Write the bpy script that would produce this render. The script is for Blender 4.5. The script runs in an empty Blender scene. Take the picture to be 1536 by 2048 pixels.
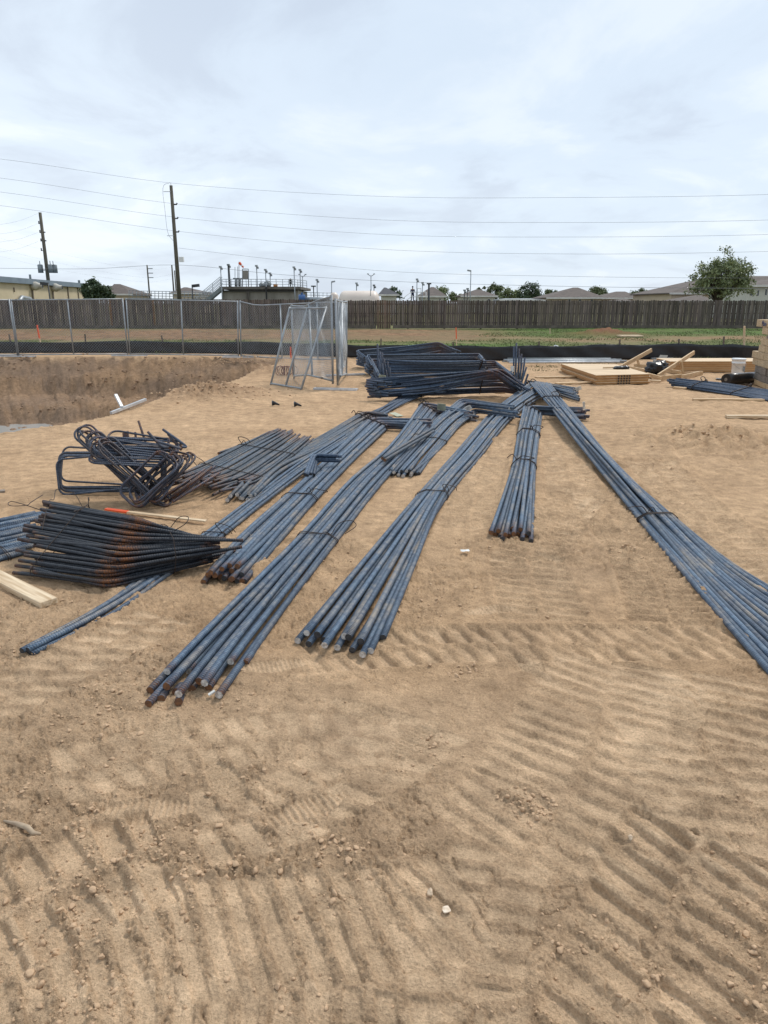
import bpy, math, random
import numpy as np
from mathutils import Vector, Matrix, Quaternion
R = math.radians
D = bpy.data
SC = bpy.context.scene
COL = SC.collection
PI = math.pi
# ------------------------------------------------------------------ camera
TH = R(16.0); F = 1450.0; CH = 1.6
cam = D.objects.new('camera', D.cameras.new('camera')); COL.objects.link(cam)
cam.location = (0, 0, CH); cam.rotation_euler = (R(90) - TH, 0, 0)
cam.data.lens = 36 * F / 2048; cam.data.sensor_width = 36
cam.data.clip_start = 0.05; cam.data.clip_end = 6000
SC.camera = cam
CT, ST = math.cos(TH), math.sin(TH)
def ray(px, py):
    u = (px - 768) / F; v = (1024 - py) / F
    return Vector((u, CT + v * ST, v * CT - ST))
def at(px, py, z=0.0):
    d = ray(px, py); return Vector((0, 0, CH)) + d * ((z - CH) / d.z)
def atd(px, py, Y):
    d = ray(px, py); return Vector((0, 0, CH)) + d * (Y / d.y)
# ------------------------------------------------------------------ world
SUN_EL, SUN_AZ = R(52), R(38)
world = D.worlds.new('World'); SC.world = world; world.use_nodes = True
nt = world.node_tree; nt.nodes.clear()
def N(t, typ, **kw):
    n = t.nodes.new(typ)
    for k, v in kw.items(): setattr(n, k, v)
    return n
wo = N(nt, 'ShaderNodeOutputWorld'); mixw = N(nt, 'ShaderNodeMixShader')
b1 = N(nt, 'ShaderNodeBackground'); b2 = N(nt, 'ShaderNodeBackground')
sky = N(nt, 'ShaderNodeTexSky', sky_type='NISHITA', sun_disc=False, sun_elevation=SUN_EL, sun_rotation=SUN_AZ)
b1.inputs[1].default_value = 0.1; nt.links.new(sky.outputs[0], b1.inputs[0])
tc = N(nt, 'ShaderNodeTexCoord'); sp = N(nt, 'ShaderNodeSeparateXYZ'); nt.links.new(tc.outputs['Generated'], sp.inputs[0])
ad = N(nt, 'ShaderNodeMath', operation='ADD'); ad.inputs[1].default_value = 0.22; nt.links.new(sp.outputs[2], ad.inputs[0])
mx = N(nt, 'ShaderNodeMath', operation='MAXIMUM'); mx.inputs[1].default_value = 0.06; nt.links.new(ad.outputs[0], mx.inputs[0])
dx = N(nt, 'ShaderNodeMath', operation='DIVIDE'); dy = N(nt, 'ShaderNodeMath', operation='DIVIDE')
nt.links.new(sp.outputs[0], dx.inputs[0]); nt.links.new(mx.outputs[0], dx.inputs[1])
nt.links.new(sp.outputs[1], dy.inputs[0]); nt.links.new(mx.outputs[0], dy.inputs[1])
cb = N(nt, 'ShaderNodeCombineXYZ'); nt.links.new(dx.outputs[0], cb.inputs[0]); nt.links.new(dy.outputs[0], cb.inputs[1])
cb.inputs[2].default_value = 6.4
def wnoise(scale, det, rough, dist=0.0):
    n = N(nt, 'ShaderNodeTexNoise'); n.inputs['Scale'].default_value = scale; n.inputs['Detail'].default_value = det
    n.inputs['Roughness'].default_value = rough; n.inputs['Distortion'].default_value = dist
    nt.links.new(cb.outputs[0], n.inputs['Vector']); return n
n1 = wnoise(1.5, 10, 0.58, 0.4); n2 = wnoise(0.33, 4, 0.5)
def ramp(t, stops, interp='EASE'):
    r = N(t, 'ShaderNodeValToRGB'); r.color_ramp.interpolation = interp
    e = r.color_ramp.elements
    while len(e) < len(stops): e.new(0.5)
    for k, (p, c) in enumerate(stops):
        e[k].position = p; e[k].color = (*c, 1) if len(c) == 3 else c
    return r
r1 = ramp(nt, [(0.34, (0.58, 0.65, 0.745)), (0.49, (0.66, 0.745, 0.84)), (0.63, (0.755, 0.82, 0.885))])
nt.links.new(n1.outputs[0], r1.inputs[0])
r2 = ramp(nt, [(0.3, (0.90, 0.92, 0.945)), (0.7, (1.06, 1.05, 1.04))]); nt.links.new(n2.outputs[0], r2.inputs[0])
mm = N(nt, 'ShaderNodeMixRGB', blend_type='MULTIPLY'); mm.inputs[0].default_value = 1
nt.links.new(r1.outputs[0], mm.inputs[1]); nt.links.new(r2.outputs[0], mm.inputs[2])
nt.links.new(mm.outputs[0], b2.inputs[0]); b2.inputs[1].default_value = 0.955
mixw.inputs[0].default_value = 0.93
nt.links.new(b1.outputs[0], mixw.inputs[1]); nt.links.new(b2.outputs[0], mixw.inputs[2]); nt.links.new(mixw.outputs[0], wo.inputs[0])
sl = D.lights.new('sun', 'SUN'); sl.energy = 2.0; sl.angle = R(12); sl.color = (1.0, 0.95, 0.88)
so = D.objects.new('sun', sl); COL.objects.link(so)
sd = Vector((math.sin(SUN_AZ) * math.cos(SUN_EL), math.cos(SUN_AZ) * math.cos(SUN_EL), math.sin(SUN_EL)))
so.rotation_euler = sd.to_track_quat('Z', 'Y').to_euler()
vs = SC.view_settings; vs.view_transform = 'Standard'; vs.look = 'None'; vs.exposure = 0.36; vs.gamma = 1.0; vs.use_curve_mapping = False
# ------------------------------------------------------------------ materials
def newmat(name):
    m = D.materials.new(name); m.use_nodes = True
    t = m.node_tree; t.nodes.clear()
    o = N(t, 'ShaderNodeOutputMaterial'); p = N(t, 'ShaderNodeBsdfPrincipled'); t.links.new(p.outputs[0], o.inputs[0])
    return m, t, p
def tnoise(t, vec, scale, det=4, rough=0.55, dist=0.0):
    n = N(t, 'ShaderNodeTexNoise'); n.inputs['Scale'].default_value = scale; n.inputs['Detail'].default_value = det
    n.inputs['Roughness'].default_value = rough; n.inputs['Distortion'].default_value = dist
    if vec is not None: t.links.new(vec, n.inputs['Vector'])
    return n
def mixc(t, fac, a, b, mode='MIX'):
    n = N(t, 'ShaderNodeMixRGB', blend_type=mode)
    for i, s in ((0, fac), (1, a), (2, b)):
        if isinstance(s, (int, float)): n.inputs[i].default_value = s
        elif isinstance(s, tuple): n.inputs[i].default_value = (*s, 1)
        else: t.links.new(s, n.inputs[i])
    return n.outputs[0]
def mapping(t, vec, sc):
    m = N(t, 'ShaderNodeMapping'); m.inputs['Scale'].default_value = sc; t.links.new(vec, m.inputs[0]); return m.outputs[0]
def math_(t, op, a, b=None):
    n = N(t, 'ShaderNodeMath', operation=op)
    for i, s in ((0, a), (1, b)):
        if s is None: continue
        if isinstance(s, (int, float)): n.inputs[i].default_value = s
        else: t.links.new(s, n.inputs[i])
    return n.outputs[0]
def simple(name, c, c2=None, scale=8, rough=0.6, metal=0.0, bump=0.0, bscale=40, stretch=(1, 1, 1), rand=0.0, attr=False):
    m, t, p = newmat(name)
    tc = N(t, 'ShaderNodeTexCoord'); vec = mapping(t, tc.outputs['Object'], stretch)
    n = tnoise(t, vec, scale); c2 = c2 or tuple(x * 0.75 for x in c)
    rp = ramp(t, [(0.35, c2), (0.65, c)], 'LINEAR'); t.links.new(n.outputs[0], rp.inputs[0])
    col = rp.outputs[0]
    if rand:
        oi = N(t, 'ShaderNodeObjectInfo'); mr = N(t, 'ShaderNodeMapRange'); mr.inputs[3].default_value = 1 - rand; mr.inputs[4].default_value = 1 + rand
        t.links.new(oi.outputs['Random'], mr.inputs[0]); col = mixc(t, 1.0, col, mr.outputs[0], 'MULTIPLY')
    if attr:
        a = N(t, 'ShaderNodeAttribute', attribute_name='tint'); col = mixc(t, 1.0, col, a.outputs['Color'], 'MULTIPLY')
    t.links.new(col, p.inputs['Base Color'])
    p.inputs['Roughness'].default_value = rough; p.inputs['Metallic'].default_value = metal
    if bump:
        b = N(t, 'ShaderNodeBump'); b.inputs['Strength'].default_value = bump; b.inputs['Distance'].default_value = 0.01
        nb = tnoise(t, vec, bscale, 3); t.links.new(nb.outputs[0], b.inputs['Height']); t.links.new(b.outputs[0], p.inputs['Normal'])
    return m
def rebar_mat(name, blue, dark, dust, dustamt, rusty=0.0):
    m, t, p = newmat(name)
    uv = N(t, 'ShaderNodeUVMap'); tc = N(t, 'ShaderNodeTexCoord'); oi = N(t, 'ShaderNodeObjectInfo')
    s = N(t, 'ShaderNodeSeparateXYZ'); t.links.new(uv.outputs[0], s.inputs[0])
    # transverse ribs, slanted a little around the bar: pitch 22 mm
    ph = math_(t, 'ADD', math_(t, 'MULTIPLY', s.outputs[1], 2 * PI / 0.0145), math_(t, 'MULTIPLY', math_(t, 'PINGPONG', s.outputs[0], 0.5), 5.0))
    w = math_(t, 'SINE', ph); w = math_(t, 'SMOOTH_MAX', w, 0.1); 
    # long bars: large noise along the bar
    vadd = N(t, 'ShaderNodeVectorMath', operation='ADD'); t.links.new(tc.outputs['Object'], vadd.inputs[0])
    vs_ = N(t, 'ShaderNodeVectorMath', operation='SCALE'); t.links.new(oi.outputs['Random'], vs_.inputs['Scale']); vs_.inputs[0].default_value = (13, 7, 9)
    t.links.new(vs_.outputs[0], vadd.inputs[1])
    n1 = tnoise(t, vadd.outputs[0], 2.2, 5, 0.6); n2 = tnoise(t, vadd.outputs[0], 28, 4, 0.65); n3 = tnoise(t, vadd.outputs[0], 110, 3, 0.6)
    c = mixc(t, oi.outputs['Random'], blue, dark)
    r = ramp(t, [(0.36, (0.62, 0.64, 0.70)), (0.64, (1.38, 1.30, 1.20))], 'LINEAR'); t.links.new(n2.outputs[0], r.inputs[0])
    c = mixc(t, 1.0, c, r.outputs[0], 'MULTIPLY')
    c = mixc(t, 1.0, c, math_(t, 'ADD', math_(t, 'MULTIPLY', w, 0.42), 0.76), 'MULTIPLY')  # rib shading painted into the colour: grooves darker, rib crests lighter
    # dust on upward faces
    g = N(t, 'ShaderNodeNewGeometry'); gs = N(t, 'ShaderNodeSeparateXYZ'); t.links.new(g.outputs['Normal'], gs.inputs[0])
    rr = ramp(t, [(0.50, (0, 0, 0)), (0.72, (1, 1, 1))], 'LINEAR')
    t.links.new(math_(t, 'ADD', n1.outputs[0], math_(t, 'MULTIPLY', math_(t, 'SUBTRACT', n2.outputs[0], 0.5), 0.35)), rr.inputs[0])
    up = math_(t, 'MAXIMUM', math_(t, 'ADD', math_(t, 'MULTIPLY', gs.outputs[2], 0.7), 0.3), 0)
    df = math_(t, 'MULTIPLY', math_(t, 'MULTIPLY', rr.outputs[0], up), dustamt)
    df = math_(t, 'ADD', df, math_(t, 'MULTIPLY', math_(t, 'SUBTRACT', 1.0, w), 0.10 * dustamt))
    c = mixc(t, df, c, dust)
    a = N(t, 'ShaderNodeAttribute', attribute_name='rust')
    rf = math_(t, 'MULTIPLY', a.outputs['Fac'], math_(t, 'ADD', math_(t, 'MULTIPLY', n2.outputs[0], 4.2), -1.45)); 
    if rusty: rf = math_(t, 'ADD', rf, math_(t, 'MULTIPLY', rr.outputs[0], rusty))
    rf = math_(t, 'MULTIPLY', rf, math_(t, 'ADD', math_(t, 'MULTIPLY', n3.outputs[0], 3.4), -0.85)); rf = math_(t, 'MINIMUM', math_(t, 'MAXIMUM', rf, 0), 1)
    c = mixc(t, rf, c, (0.165, 0.062, 0.020))
    t.links.new(c, p.inputs['Base Color'])
    p.inputs['Metallic'].default_value = 0.2; p.inputs['Roughness'].default_value = 0.56
    b = N(t, 'ShaderNodeBump'); b.inputs['Strength'].default_value = 0.9; b.inputs['Distance'].default_value = 0.006
    t.links.new(w, b.inputs['Height']); t.links.new(b.outputs[0], p.inputs['Normal'])
    return m
M = {}
M['rebar'] = rebar_mat('blue_steel', (0.092, 0.160, 0.252), (0.055, 0.093, 0.148), (0.32, 0.26, 0.19), 0.75)
M['rebar_dark'] = rebar_mat('dark_steel', (0.036, 0.046, 0.062), (0.020, 0.024, 0.032), (0.08, 0.072, 0.065), 0.25)
M['rebar_far'] = rebar_mat('stack_steel', (0.08, 0.135, 0.22), (0.04, 0.065, 0.11), (0.15, 0.13, 0.11), 0.35)
M['rebar_worn'] = rebar_mat('worn_steel', (0.09, 0.135, 0.19), (0.05, 0.07, 0.095), (0.25, 0.20, 0.145), 0.75, 0.12)
M['rebar_stir'] = rebar_mat('stirrup_steel', (0.075, 0.12, 0.19), (0.045, 0.06, 0.085), (0.16, 0.13, 0.10), 0.5, 0.15)
M['cap_rust'] = simple('cut_end_rust', (0.20, 0.085, 0.03), (0.09, 0.045, 0.025), 60, 0.8)
M['cap_dark'] = simple('cut_end_dark', (0.05, 0.05, 0.055), (0.02, 0.02, 0.02), 60, 0.7)
M['cap_pale'] = simple('cut_end_pale', (0.60, 0.58, 0.55), (0.28, 0.25, 0.22), 70, 0.8)
M['wire'] = simple('tie_wire', (0.028, 0.024, 0.024), (0.05, 0.03, 0.02), 20, 0.6, 0.4)
M['galv'] = simple('galvanised_tube', (0.36, 0.39, 0.41), (0.25, 0.27, 0.29), 6, 0.45, 0.45)
M['galvwire'] = simple('galvanised_wire', (0.30, 0.33, 0.36), (0.22, 0.245, 0.265), 3, 0.5, 0.4)
M['alu'] = simple('bright_galvanised', (0.60, 0.62, 0.64), (0.42, 0.44, 0.46), 9, 0.4, 0.4)
M['fence'] = simple('weathered_wood', (0.150, 0.121, 0.101), (0.068, 0.054, 0.046), 2.2, 0.9, 0, 0.4, 12, (6, 6, 0.5), attr=True)
M['fencepost'] = simple('fence_kickboard', (0.15, 0.125, 0.10), (0.08, 0.07, 0.055), 2, 0.9, attr=False)
M['fenceorange'] = simple('newer_board', (0.22, 0.115, 0.055), (0.13, 0.075, 0.04), 2, 0.9)
M['pine'] = simple('pine_wood', (0.64, 0.46, 0.27), (0.40, 0.25, 0.12), 6, 0.65, 0, 0.25, 30, (0.6, 9, 9), rand=0.1)
M['pinepale'] = simple('pale_pine', (0.68, 0.55, 0.38), (0.42, 0.29, 0.165), 6, 0.65, 0, 0.3, 30, (0.5, 8, 8), rand=0.08)
M['ply'] = simple('plywood_face', (0.68, 0.51, 0.32), (0.42, 0.29, 0.16), 2.2, 0.6, 0, 0.1, 30, (0.6, 6, 6), rand=0.05)
M['plyedge'] = simple('panel_edge', (0.50, 0.28, 0.11), (0.33, 0.17, 0.065), 6, 0.7, 0, 0, 30, (1, 6, 20), rand=0.12)
M['timber'] = simple('sawn_timber', (0.56, 0.43, 0.27), (0.40, 0.29, 0.17), 7, 0.8, 0, 0.4, 40, (1, 6, 6), rand=0.12)
M['timbergrey'] = simple('grey_timber', (0.25, 0.205, 0.165), (0.14, 0.115, 0.09), 7, 0.85, 0, 0.4, 40, (1, 6, 6), rand=0.1)

M['silt'] = simple('black_silt_cloth', (0.010, 0.011, 0.014), (0.006, 0.006, 0.008), 3, 0.5, 0, 0.8, 5, (1, 1, 0.35))
M['poly'] = simple('black_plastic', (0.012, 0.013, 0.016), (0.008, 0.008, 0.01), 3, 0.28, 0, 0.5, 9)
M['white'] = simple('white_plastic', (0.75, 0.76, 0.76), (0.66, 0.67, 0.67), 3, 0.4)
M['paper'] = simple('paper_tag', (0.72, 0.73, 0.70), (0.6, 0.6, 0.57), 9, 0.7)
M['tagyellow'] = simple('yellowed_tag', (0.42, 0.44, 0.33), (0.33, 0.34, 0.24), 30, 0.7)
M['ink'] = simple('blue_ink', (0.03, 0.05, 0.16), None, 9, 0.6)
M['black'] = simple('black_paint', (0.012, 0.012, 0.013), None, 9, 0.5)
M['orange'] = simple('orange_plastic', (0.78, 0.10, 0.02), (0.65, 0.08, 0.02), 4, 0.5)
M['concrete'] = simple('weathered_concrete', (0.32, 0.30, 0.265), (0.20, 0.185, 0.16), 0.9, 0.9, 0, 0.2, 8, (1, 1, 0.4))
M['concretedark'] = simple('dark_concrete', (0.15, 0.135, 0.12), (0.09, 0.08, 0.07), 1.2, 0.9)
M['stucco'] = simple('cream_wall', (0.56, 0.47, 0.32), (0.50, 0.42, 0.28), 0.6, 0.9, rand=0.0)
M['housewall'] = simple('tan_siding', (0.52, 0.43, 0.32), (0.47, 0.39, 0.28), 0.4, 0.9)
M['housewhite'] = simple('pale_siding', (0.55, 0.54, 0.48), (0.48, 0.48, 0.42), 0.4, 0.9)
M['trim'] = simple('white_trim', (0.68, 0.66, 0.62), None, 1, 0.7)
M['roof'] = simple('brown_shingles', (0.125, 0.10, 0.088), (0.085, 0.07, 0.062), 1.6, 0.9, 0, 0.3, 6)
M['roofdark'] = simple('dark_shingles', (0.06, 0.062, 0.072), (0.045, 0.046, 0.055), 1.6, 0.9)
M['roofmetal'] = simple('metal_fascia', (0.20, 0.25, 0.29), (0.15, 0.19, 0.23), 0.7, 0.5, 0.3)
M['glass'] = simple('window_glass', (0.06, 0.075, 0.09), None, 1, 0.15)
M['tank'] = simple('cream_tank_paint', (0.70, 0.61, 0.53), (0.62, 0.53, 0.46), 0.6, 0.45)
M['duct'] = simple('vent_paint', (0.50, 0.48, 0.42), (0.32, 0.29, 0.24), 2, 0.6)
M['pole'] = simple('utility_pole_wood', (0.125, 0.115, 0.085), (0.07, 0.063, 0.05), 2, 0.9, 0, 0.5, 12, (5, 5, 0.5))
M['line'] = simple('power_cable', (0.20, 0.215, 0.23), None, 1, 0.6)
M['greymetal'] = simple('grey_equipment', (0.22, 0.25, 0.26), (0.15, 0.17, 0.18), 2, 0.5, 0.3)
M['darkmetal'] = simple('dark_bronze_metal', (0.04, 0.045, 0.05), None, 2, 0.5)
M['bluepaint'] = simple('blue_valve_paint', (0.04, 0.12, 0.32), None, 2, 0.5)
M['navy'] = simple('navy_clothes', (0.012, 0.018, 0.06), None, 2, 0.9)
M['skin'] = simple('skin', (0.25, 0.14, 0.09), None, 2, 0.6)
M['bark'] = simple('bark', (0.10, 0.08, 0.06), (0.05, 0.04, 0.03), 5, 0.9, 0, 0.5, 12)
M['clod'] = simple('dry_clods', (0.52, 0.355, 0.22), (0.44, 0.295, 0.18), 9, 0.95, 0, 0.5, 90)
M['stone'] = simple('pale_stone', (0.62, 0.49, 0.35), (0.48, 0.36, 0.25), 30, 0.9, 0, 0.6, 60)
M['grassblade'] = simple('grass_blades', (0.10, 0.14, 0.04), (0.15, 0.15, 0.065), 0.8, 0.9)
def leafmat(name, a, b):
    m, t, p = newmat(name)
    g = N(t, 'ShaderNodeNewGeometry'); rp = ramp(t, [(0, a), (1, b)], 'LINEAR'); t.links.new(g.outputs['Random Per Island'], rp.inputs[0])
    t.links.new(rp.outputs[0], p.inputs['Base Color']); p.inputs['Roughness'].default_value = 0.6
    return m
M['leafdark'] = leafmat('dark_leaves', (0.03, 0.055, 0.028), (0.075, 0.11, 0.05))
M['leafmid'] = leafmat('mid_leaves', (0.11, 0.145, 0.06), (0.25, 0.28, 0.13))
M['leafpale'] = leafmat('pale_leaves', (0.07, 0.10, 0.04), (0.16, 0.18, 0.08))
# ------------------------------------------------------------------ mesh builder and object helpers
class MB:
    def __init__(s): s.v = []; s.f = []; s.mi = []; s.uv = {}; s.rust = []; s.tint = []; s.t = (1, 1, 1)
    def add(s, vs, fs, mi=0):
        o = len(s.v); s.v += [tuple(p) for p in vs]
        for f in fs: s.f.append([i + o for i in f]); s.mi.append(mi); s.tint.append(s.t)
        return o
    def beam(s, a, b, w, h, up=(0, 0, 1), mi=0):
        a = Vector(a); b = Vector(b); d = (b - a).normalized(); up = Vector(up)
        if abs(d.dot(up)) > 0.98: up = Vector((0, 1, 0))
        x = d.cross(up).normalized(); y = x.cross(d).normalized()
        q = [a + x * i * w / 2 + y * j * h / 2 for i, j in ((-1, -1), (1, -1), (1, 1), (-1, 1))]
        q += [p + (b - a) for p in q]
        s.add(q, [(3, 2, 1, 0), (4, 5, 6, 7), (0, 1, 5, 4), (1, 2, 6, 5), (2, 3, 7, 6), (3, 0, 4, 7)], mi)
    def box(s, x0, x1, y0, y1, z0, z1, mi=0):
        q = [(x0, y0, z0), (x1, y0, z0), (x1, y1, z0), (x0, y1, z0), (x0, y0, z1), (x1, y0, z1), (x1, y1, z1), (x0, y1, z1)]
        s.add(q, [(3, 2, 1, 0), (4, 5, 6, 7), (0, 1, 5, 4), (1, 2, 6, 5), (2, 3, 7, 6), (3, 0, 4, 7)], mi)
    def tube(s, pts, r, n=8, closed=False, mi=0, capmi=None, uv=False, rust=None):
        P = np.array([tuple(p) for p in pts], float); K = len(P)
        rr = np.full(K, r) if np.isscalar(r) else np.array(r, float)
        if closed: T = np.roll(P, -1, 0) - np.roll(P, 1, 0)
        else:
            T = np.zeros_like(P); T[1:-1] = P[2:] - P[:-2]; T[0] = P[1] - P[0]; T[-1] = P[-1] - P[-2]
        T /= np.maximum(np.linalg.norm(T, axis=1, keepdims=True), 1e-9)
        u = np.cross(T[0], (0, 0, 1.0))
        if np.linalg.norm(u) < 0.05: u = np.cross(T[0], (0, 1.0, 0))
        u /= np.linalg.norm(u); an = np.arange(n) * 2 * PI / n; o = len(s.v)
        L = np.concatenate([[0], np.cumsum(np.linalg.norm(np.diff(P, axis=0), axis=1))])
        for k in range(K):
            u = u - T[k] * u.dot(T[k]); u /= max(np.linalg.norm(u), 1e-9); w = np.cross(T[k], u)
            ring = P[k] + rr[k] * (np.cos(an)[:, None] * u + np.sin(an)[:, None] * w)
            s.v += [tuple(q) for q in ring]
            if rust is not None: s.rust += [rust[k]] * n
        KK = K if closed else K - 1
        for k in range(KK):
            k2 = (k + 1) % K
            for i in range(n):
                j = (i + 1) % n
                if uv: s.uv[len(s.f)] = ((i / n, L[k]), ((i + 1) / n, L[k]), ((i + 1) / n, L[k2]), (i / n, L[k2]))
                s.f.append([o + k * n + i, o + k * n + j, o + k2 * n + j, o + k2 * n + i]); s.mi.append(mi); s.tint.append(s.t)
        if not closed:
            c = mi if capmi is None else capmi
            s.f.append([o + i for i in range(n)][::-1]); s.mi.append(c); s.tint.append(s.t)
            s.f.append([o + (K - 1) * n + i for i in range(n)]); s.mi.append(c); s.tint.append(s.t)
    def build(s, name, mats, parent=None, loc=None, smooth=False, matrix=None):
        if not isinstance(mats, (list, tuple)): mats = [mats]
        me = D.meshes.new(name)
        pq = parent
        while pq is not None and '_o' not in pq: pq = pq.parent
        off = Vector(loc) if loc is not None else (pq['_o'] if pq is not None else None)
        off = Vector(off) if off is not None else Vector((0, 0, 0))
        me.from_pydata([(p[0] - off[0], p[1] - off[1], p[2] - off[2]) for p in s.v], [], s.f)
        for m in mats: me.materials.append(m)
        me.polygons.foreach_set('material_index', s.mi)
        if smooth: me.polygons.foreach_set('use_smooth', [len(f) <= 4 for f in s.f])
        if s.uv:
            ul = me.uv_layers.new(name='UVMap')
            for fi, q in s.uv.items():
                st = me.polygons[fi].loop_start
                for k in range(4): ul.data[st + k].uv = q[k]
        if s.rust and len(s.rust) == len(s.v):
            a = me.attributes.new('rust', 'FLOAT', 'POINT'); a.data.foreach_set('value', s.rust)
        if any(t != (1, 1, 1) for t in s.tint):
            a = me.color_attributes.new('tint', 'FLOAT_COLOR', 'CORNER'); buf = []
            for f, t in zip(s.f, s.tint): buf += [t[0], t[1], t[2], 1.0] * len(f)
            a.data.foreach_set('color', buf)
        o = D.objects.new(name, me); COL.objects.link(o)
        if parent is not None: o.parent = parent
        elif loc is not None: o.location = off
        return o
def thing(name, label, cat, loc, group=None):
    o = D.objects.new(name, None); COL.objects.link(o); o.location = loc; o.empty_display_size = 0.1
    o['label'] = label; o['category'] = cat; o['_o'] = list(loc)
    if group: o['group'] = group
    return o
def tag(o, label, cat, group=None, kind=None):
    if label: o['label'] = label
    if cat: o['category'] = cat
    if group: o['group'] = group
    if kind: o['kind'] = kind
    return o
def plank(name, a, b, w, h, mat, parent=None, roll=0.0):
    a = Vector(a); b = Vector(b); L = (b - a).length; m = MB(); m.box(-L / 2, L / 2, -w / 2, w / 2, -h / 2, h / 2)
    me = D.meshes.new(name); me.from_pydata(m.v, [], m.f); me.materials.append(mat)
    o = D.objects.new(name, me); COL.objects.link(o)
    d = (b - a).normalized(); q = d.to_track_quat('X', 'Z'); q = q @ Quaternion((1, 0, 0), roll)
    o.rotation_mode = 'QUATERNION'; o.rotation_quaternion = q; c = (a + b) / 2
    if parent is not None: o.parent = parent; c = c - Vector(parent['_o'])
    o.location = c
    bv = o.modifiers.new('edge', 'BEVEL'); bv.width = min(0.003, h * 0.1); bv.segments = 1
    return o
# ------------------------------------------------------------------ numpy noise
def h2(ix, iy, seed):
    h = (ix.astype(np.int64) * 374761393 + iy.astype(np.int64) * 668265263 + seed * 974634777) & 0xffffffff
    h = ((h ^ (h >> 13)) * 1274126177) & 0xffffffff
    h = ((h ^ (h >> 16)) * 2246822519) & 0xffffffff
    return ((h ^ (h >> 15)) & 0xffffff) / float(0xffffff)
def vn(x, y, seed=0):
    ix = np.floor(x); iy = np.floor(y); fx = x - ix; fy = y - iy
    fx = fx * fx * fx * (fx * (fx * 6 - 15) + 10); fy = fy * fy * fy * (fy * (fy * 6 - 15) + 10)
    a = h2(ix, iy, seed); b = h2(ix + 1, iy, seed); c = h2(ix, iy + 1, seed); d = h2(ix + 1, iy + 1, seed)
    return (a * (1 - fx) + b * fx) * (1 - fy) + (c * (1 - fx) + d * fx) * fy
def fbm(x, y, f, octv=4, seed=0, g=0.5):
    s = 0; a = 1; n = 0
    for k in range(octv):
        c, t = math.cos(0.5 * k + 0.3), math.sin(0.5 * k + 0.3)
        s = s + a * (vn((x * c - y * t) * f + 17.3 * k, (x * t + y * c) * f - 9.1 * k, seed + k) * 2 - 1); n += a; a *= g; f *= 2.03
    return s / n
def sst(a, b, x):
    t = np.clip((x - a) / (b - a), 0, 1); return t * t * (3 - 2 * t)
def worley(x, y, f, seed):
    x = x * f; y = y * f; ix = np.floor(x); iy = np.floor(y); d1 = np.full(x.shape, 9.0); hv = np.zeros(x.shape)
    for i in (-1, 0, 1):
        for j in (-1, 0, 1):
            cx = ix + i; cy = iy + j
            px = cx + h2(cx, cy, seed); py = cy + h2(cx, cy, seed + 5)
            d = np.hypot(px - x, py - y); r = h2(cx, cy, seed + 9); m = d < d1
            d1 = np.where(m, d, d1); hv = np.where(m, r, hv)
    return d1, hv
def pline(x, y, P):
    """distance to polyline, arc length along it, signed side"""
    best = np.full(x.shape, 1e9); S = np.zeros(x.shape); sg = np.zeros(x.shape); acc = 0
    for (ax, ay), (bx, by) in zip(P[:-1], P[1:]):
        L = math.hypot(bx - ax, by - ay); ux, uy = (bx - ax) / L, (by - ay) / L
        t = (x - ax) * ux + (y - ay) * uy; tc_ = np.clip(t, 0, L)
        d = np.hypot(x - ax - ux * tc_, y - ay - uy * tc_); side = (x - ax) * (-uy) + (y - ay) * ux
        m = d < best; best = np.where(m, d, best); S = np.where(m, tc_ + acc, S); sg = np.where(m, np.sign(side), sg); acc += L
    return best, S, sg, acc
def pp(*pts): return [(at(px, py).x, at(px, py).y) for px, py in pts]
# ------------------------------------------------------------------ ground
PIT_NEAR = pp((-900, 905), (-300, 885), (0, 862), (90, 853), (150, 846), (235, 826), (350, 790), (440, 768), (520, 746), (575, 717))
PIT_FAR_Y = at(200, 714).y
WATER_Z = -1.58
def pit(x, y):
    d, s, sg, L = pline(x, y, PIT_NEAR)
    wob = fbm(x, y, 0.5, 2, 41) * 0.35 + fbm(x, y, 3, 3, 47) * 0.10
    dn = d * sg + wob * 0.4
    df = PIT_FAR_Y + 0.0 - y + wob
    inside = (dn > 0) & (df > 0) & (x < PIT_NEAR[-1][0] + 0.3)
    zf = np.interp(df, [0, 0.12, 0.9, 1.3, 1.6, 2.7, 3.2, 3.5, 5.2], [0, -0.12, -0.48, -0.54, -1.02, -1.10, -1.18, -1.60, -1.66])
    zn = np.interp(dn, [0, 0.12, 0.35, 0.9], [0, -0.25, -1.1, -1.66])
    z = np.maximum(zf, zn); z = np.where(inside, z, 0)
    return z, inside
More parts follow.
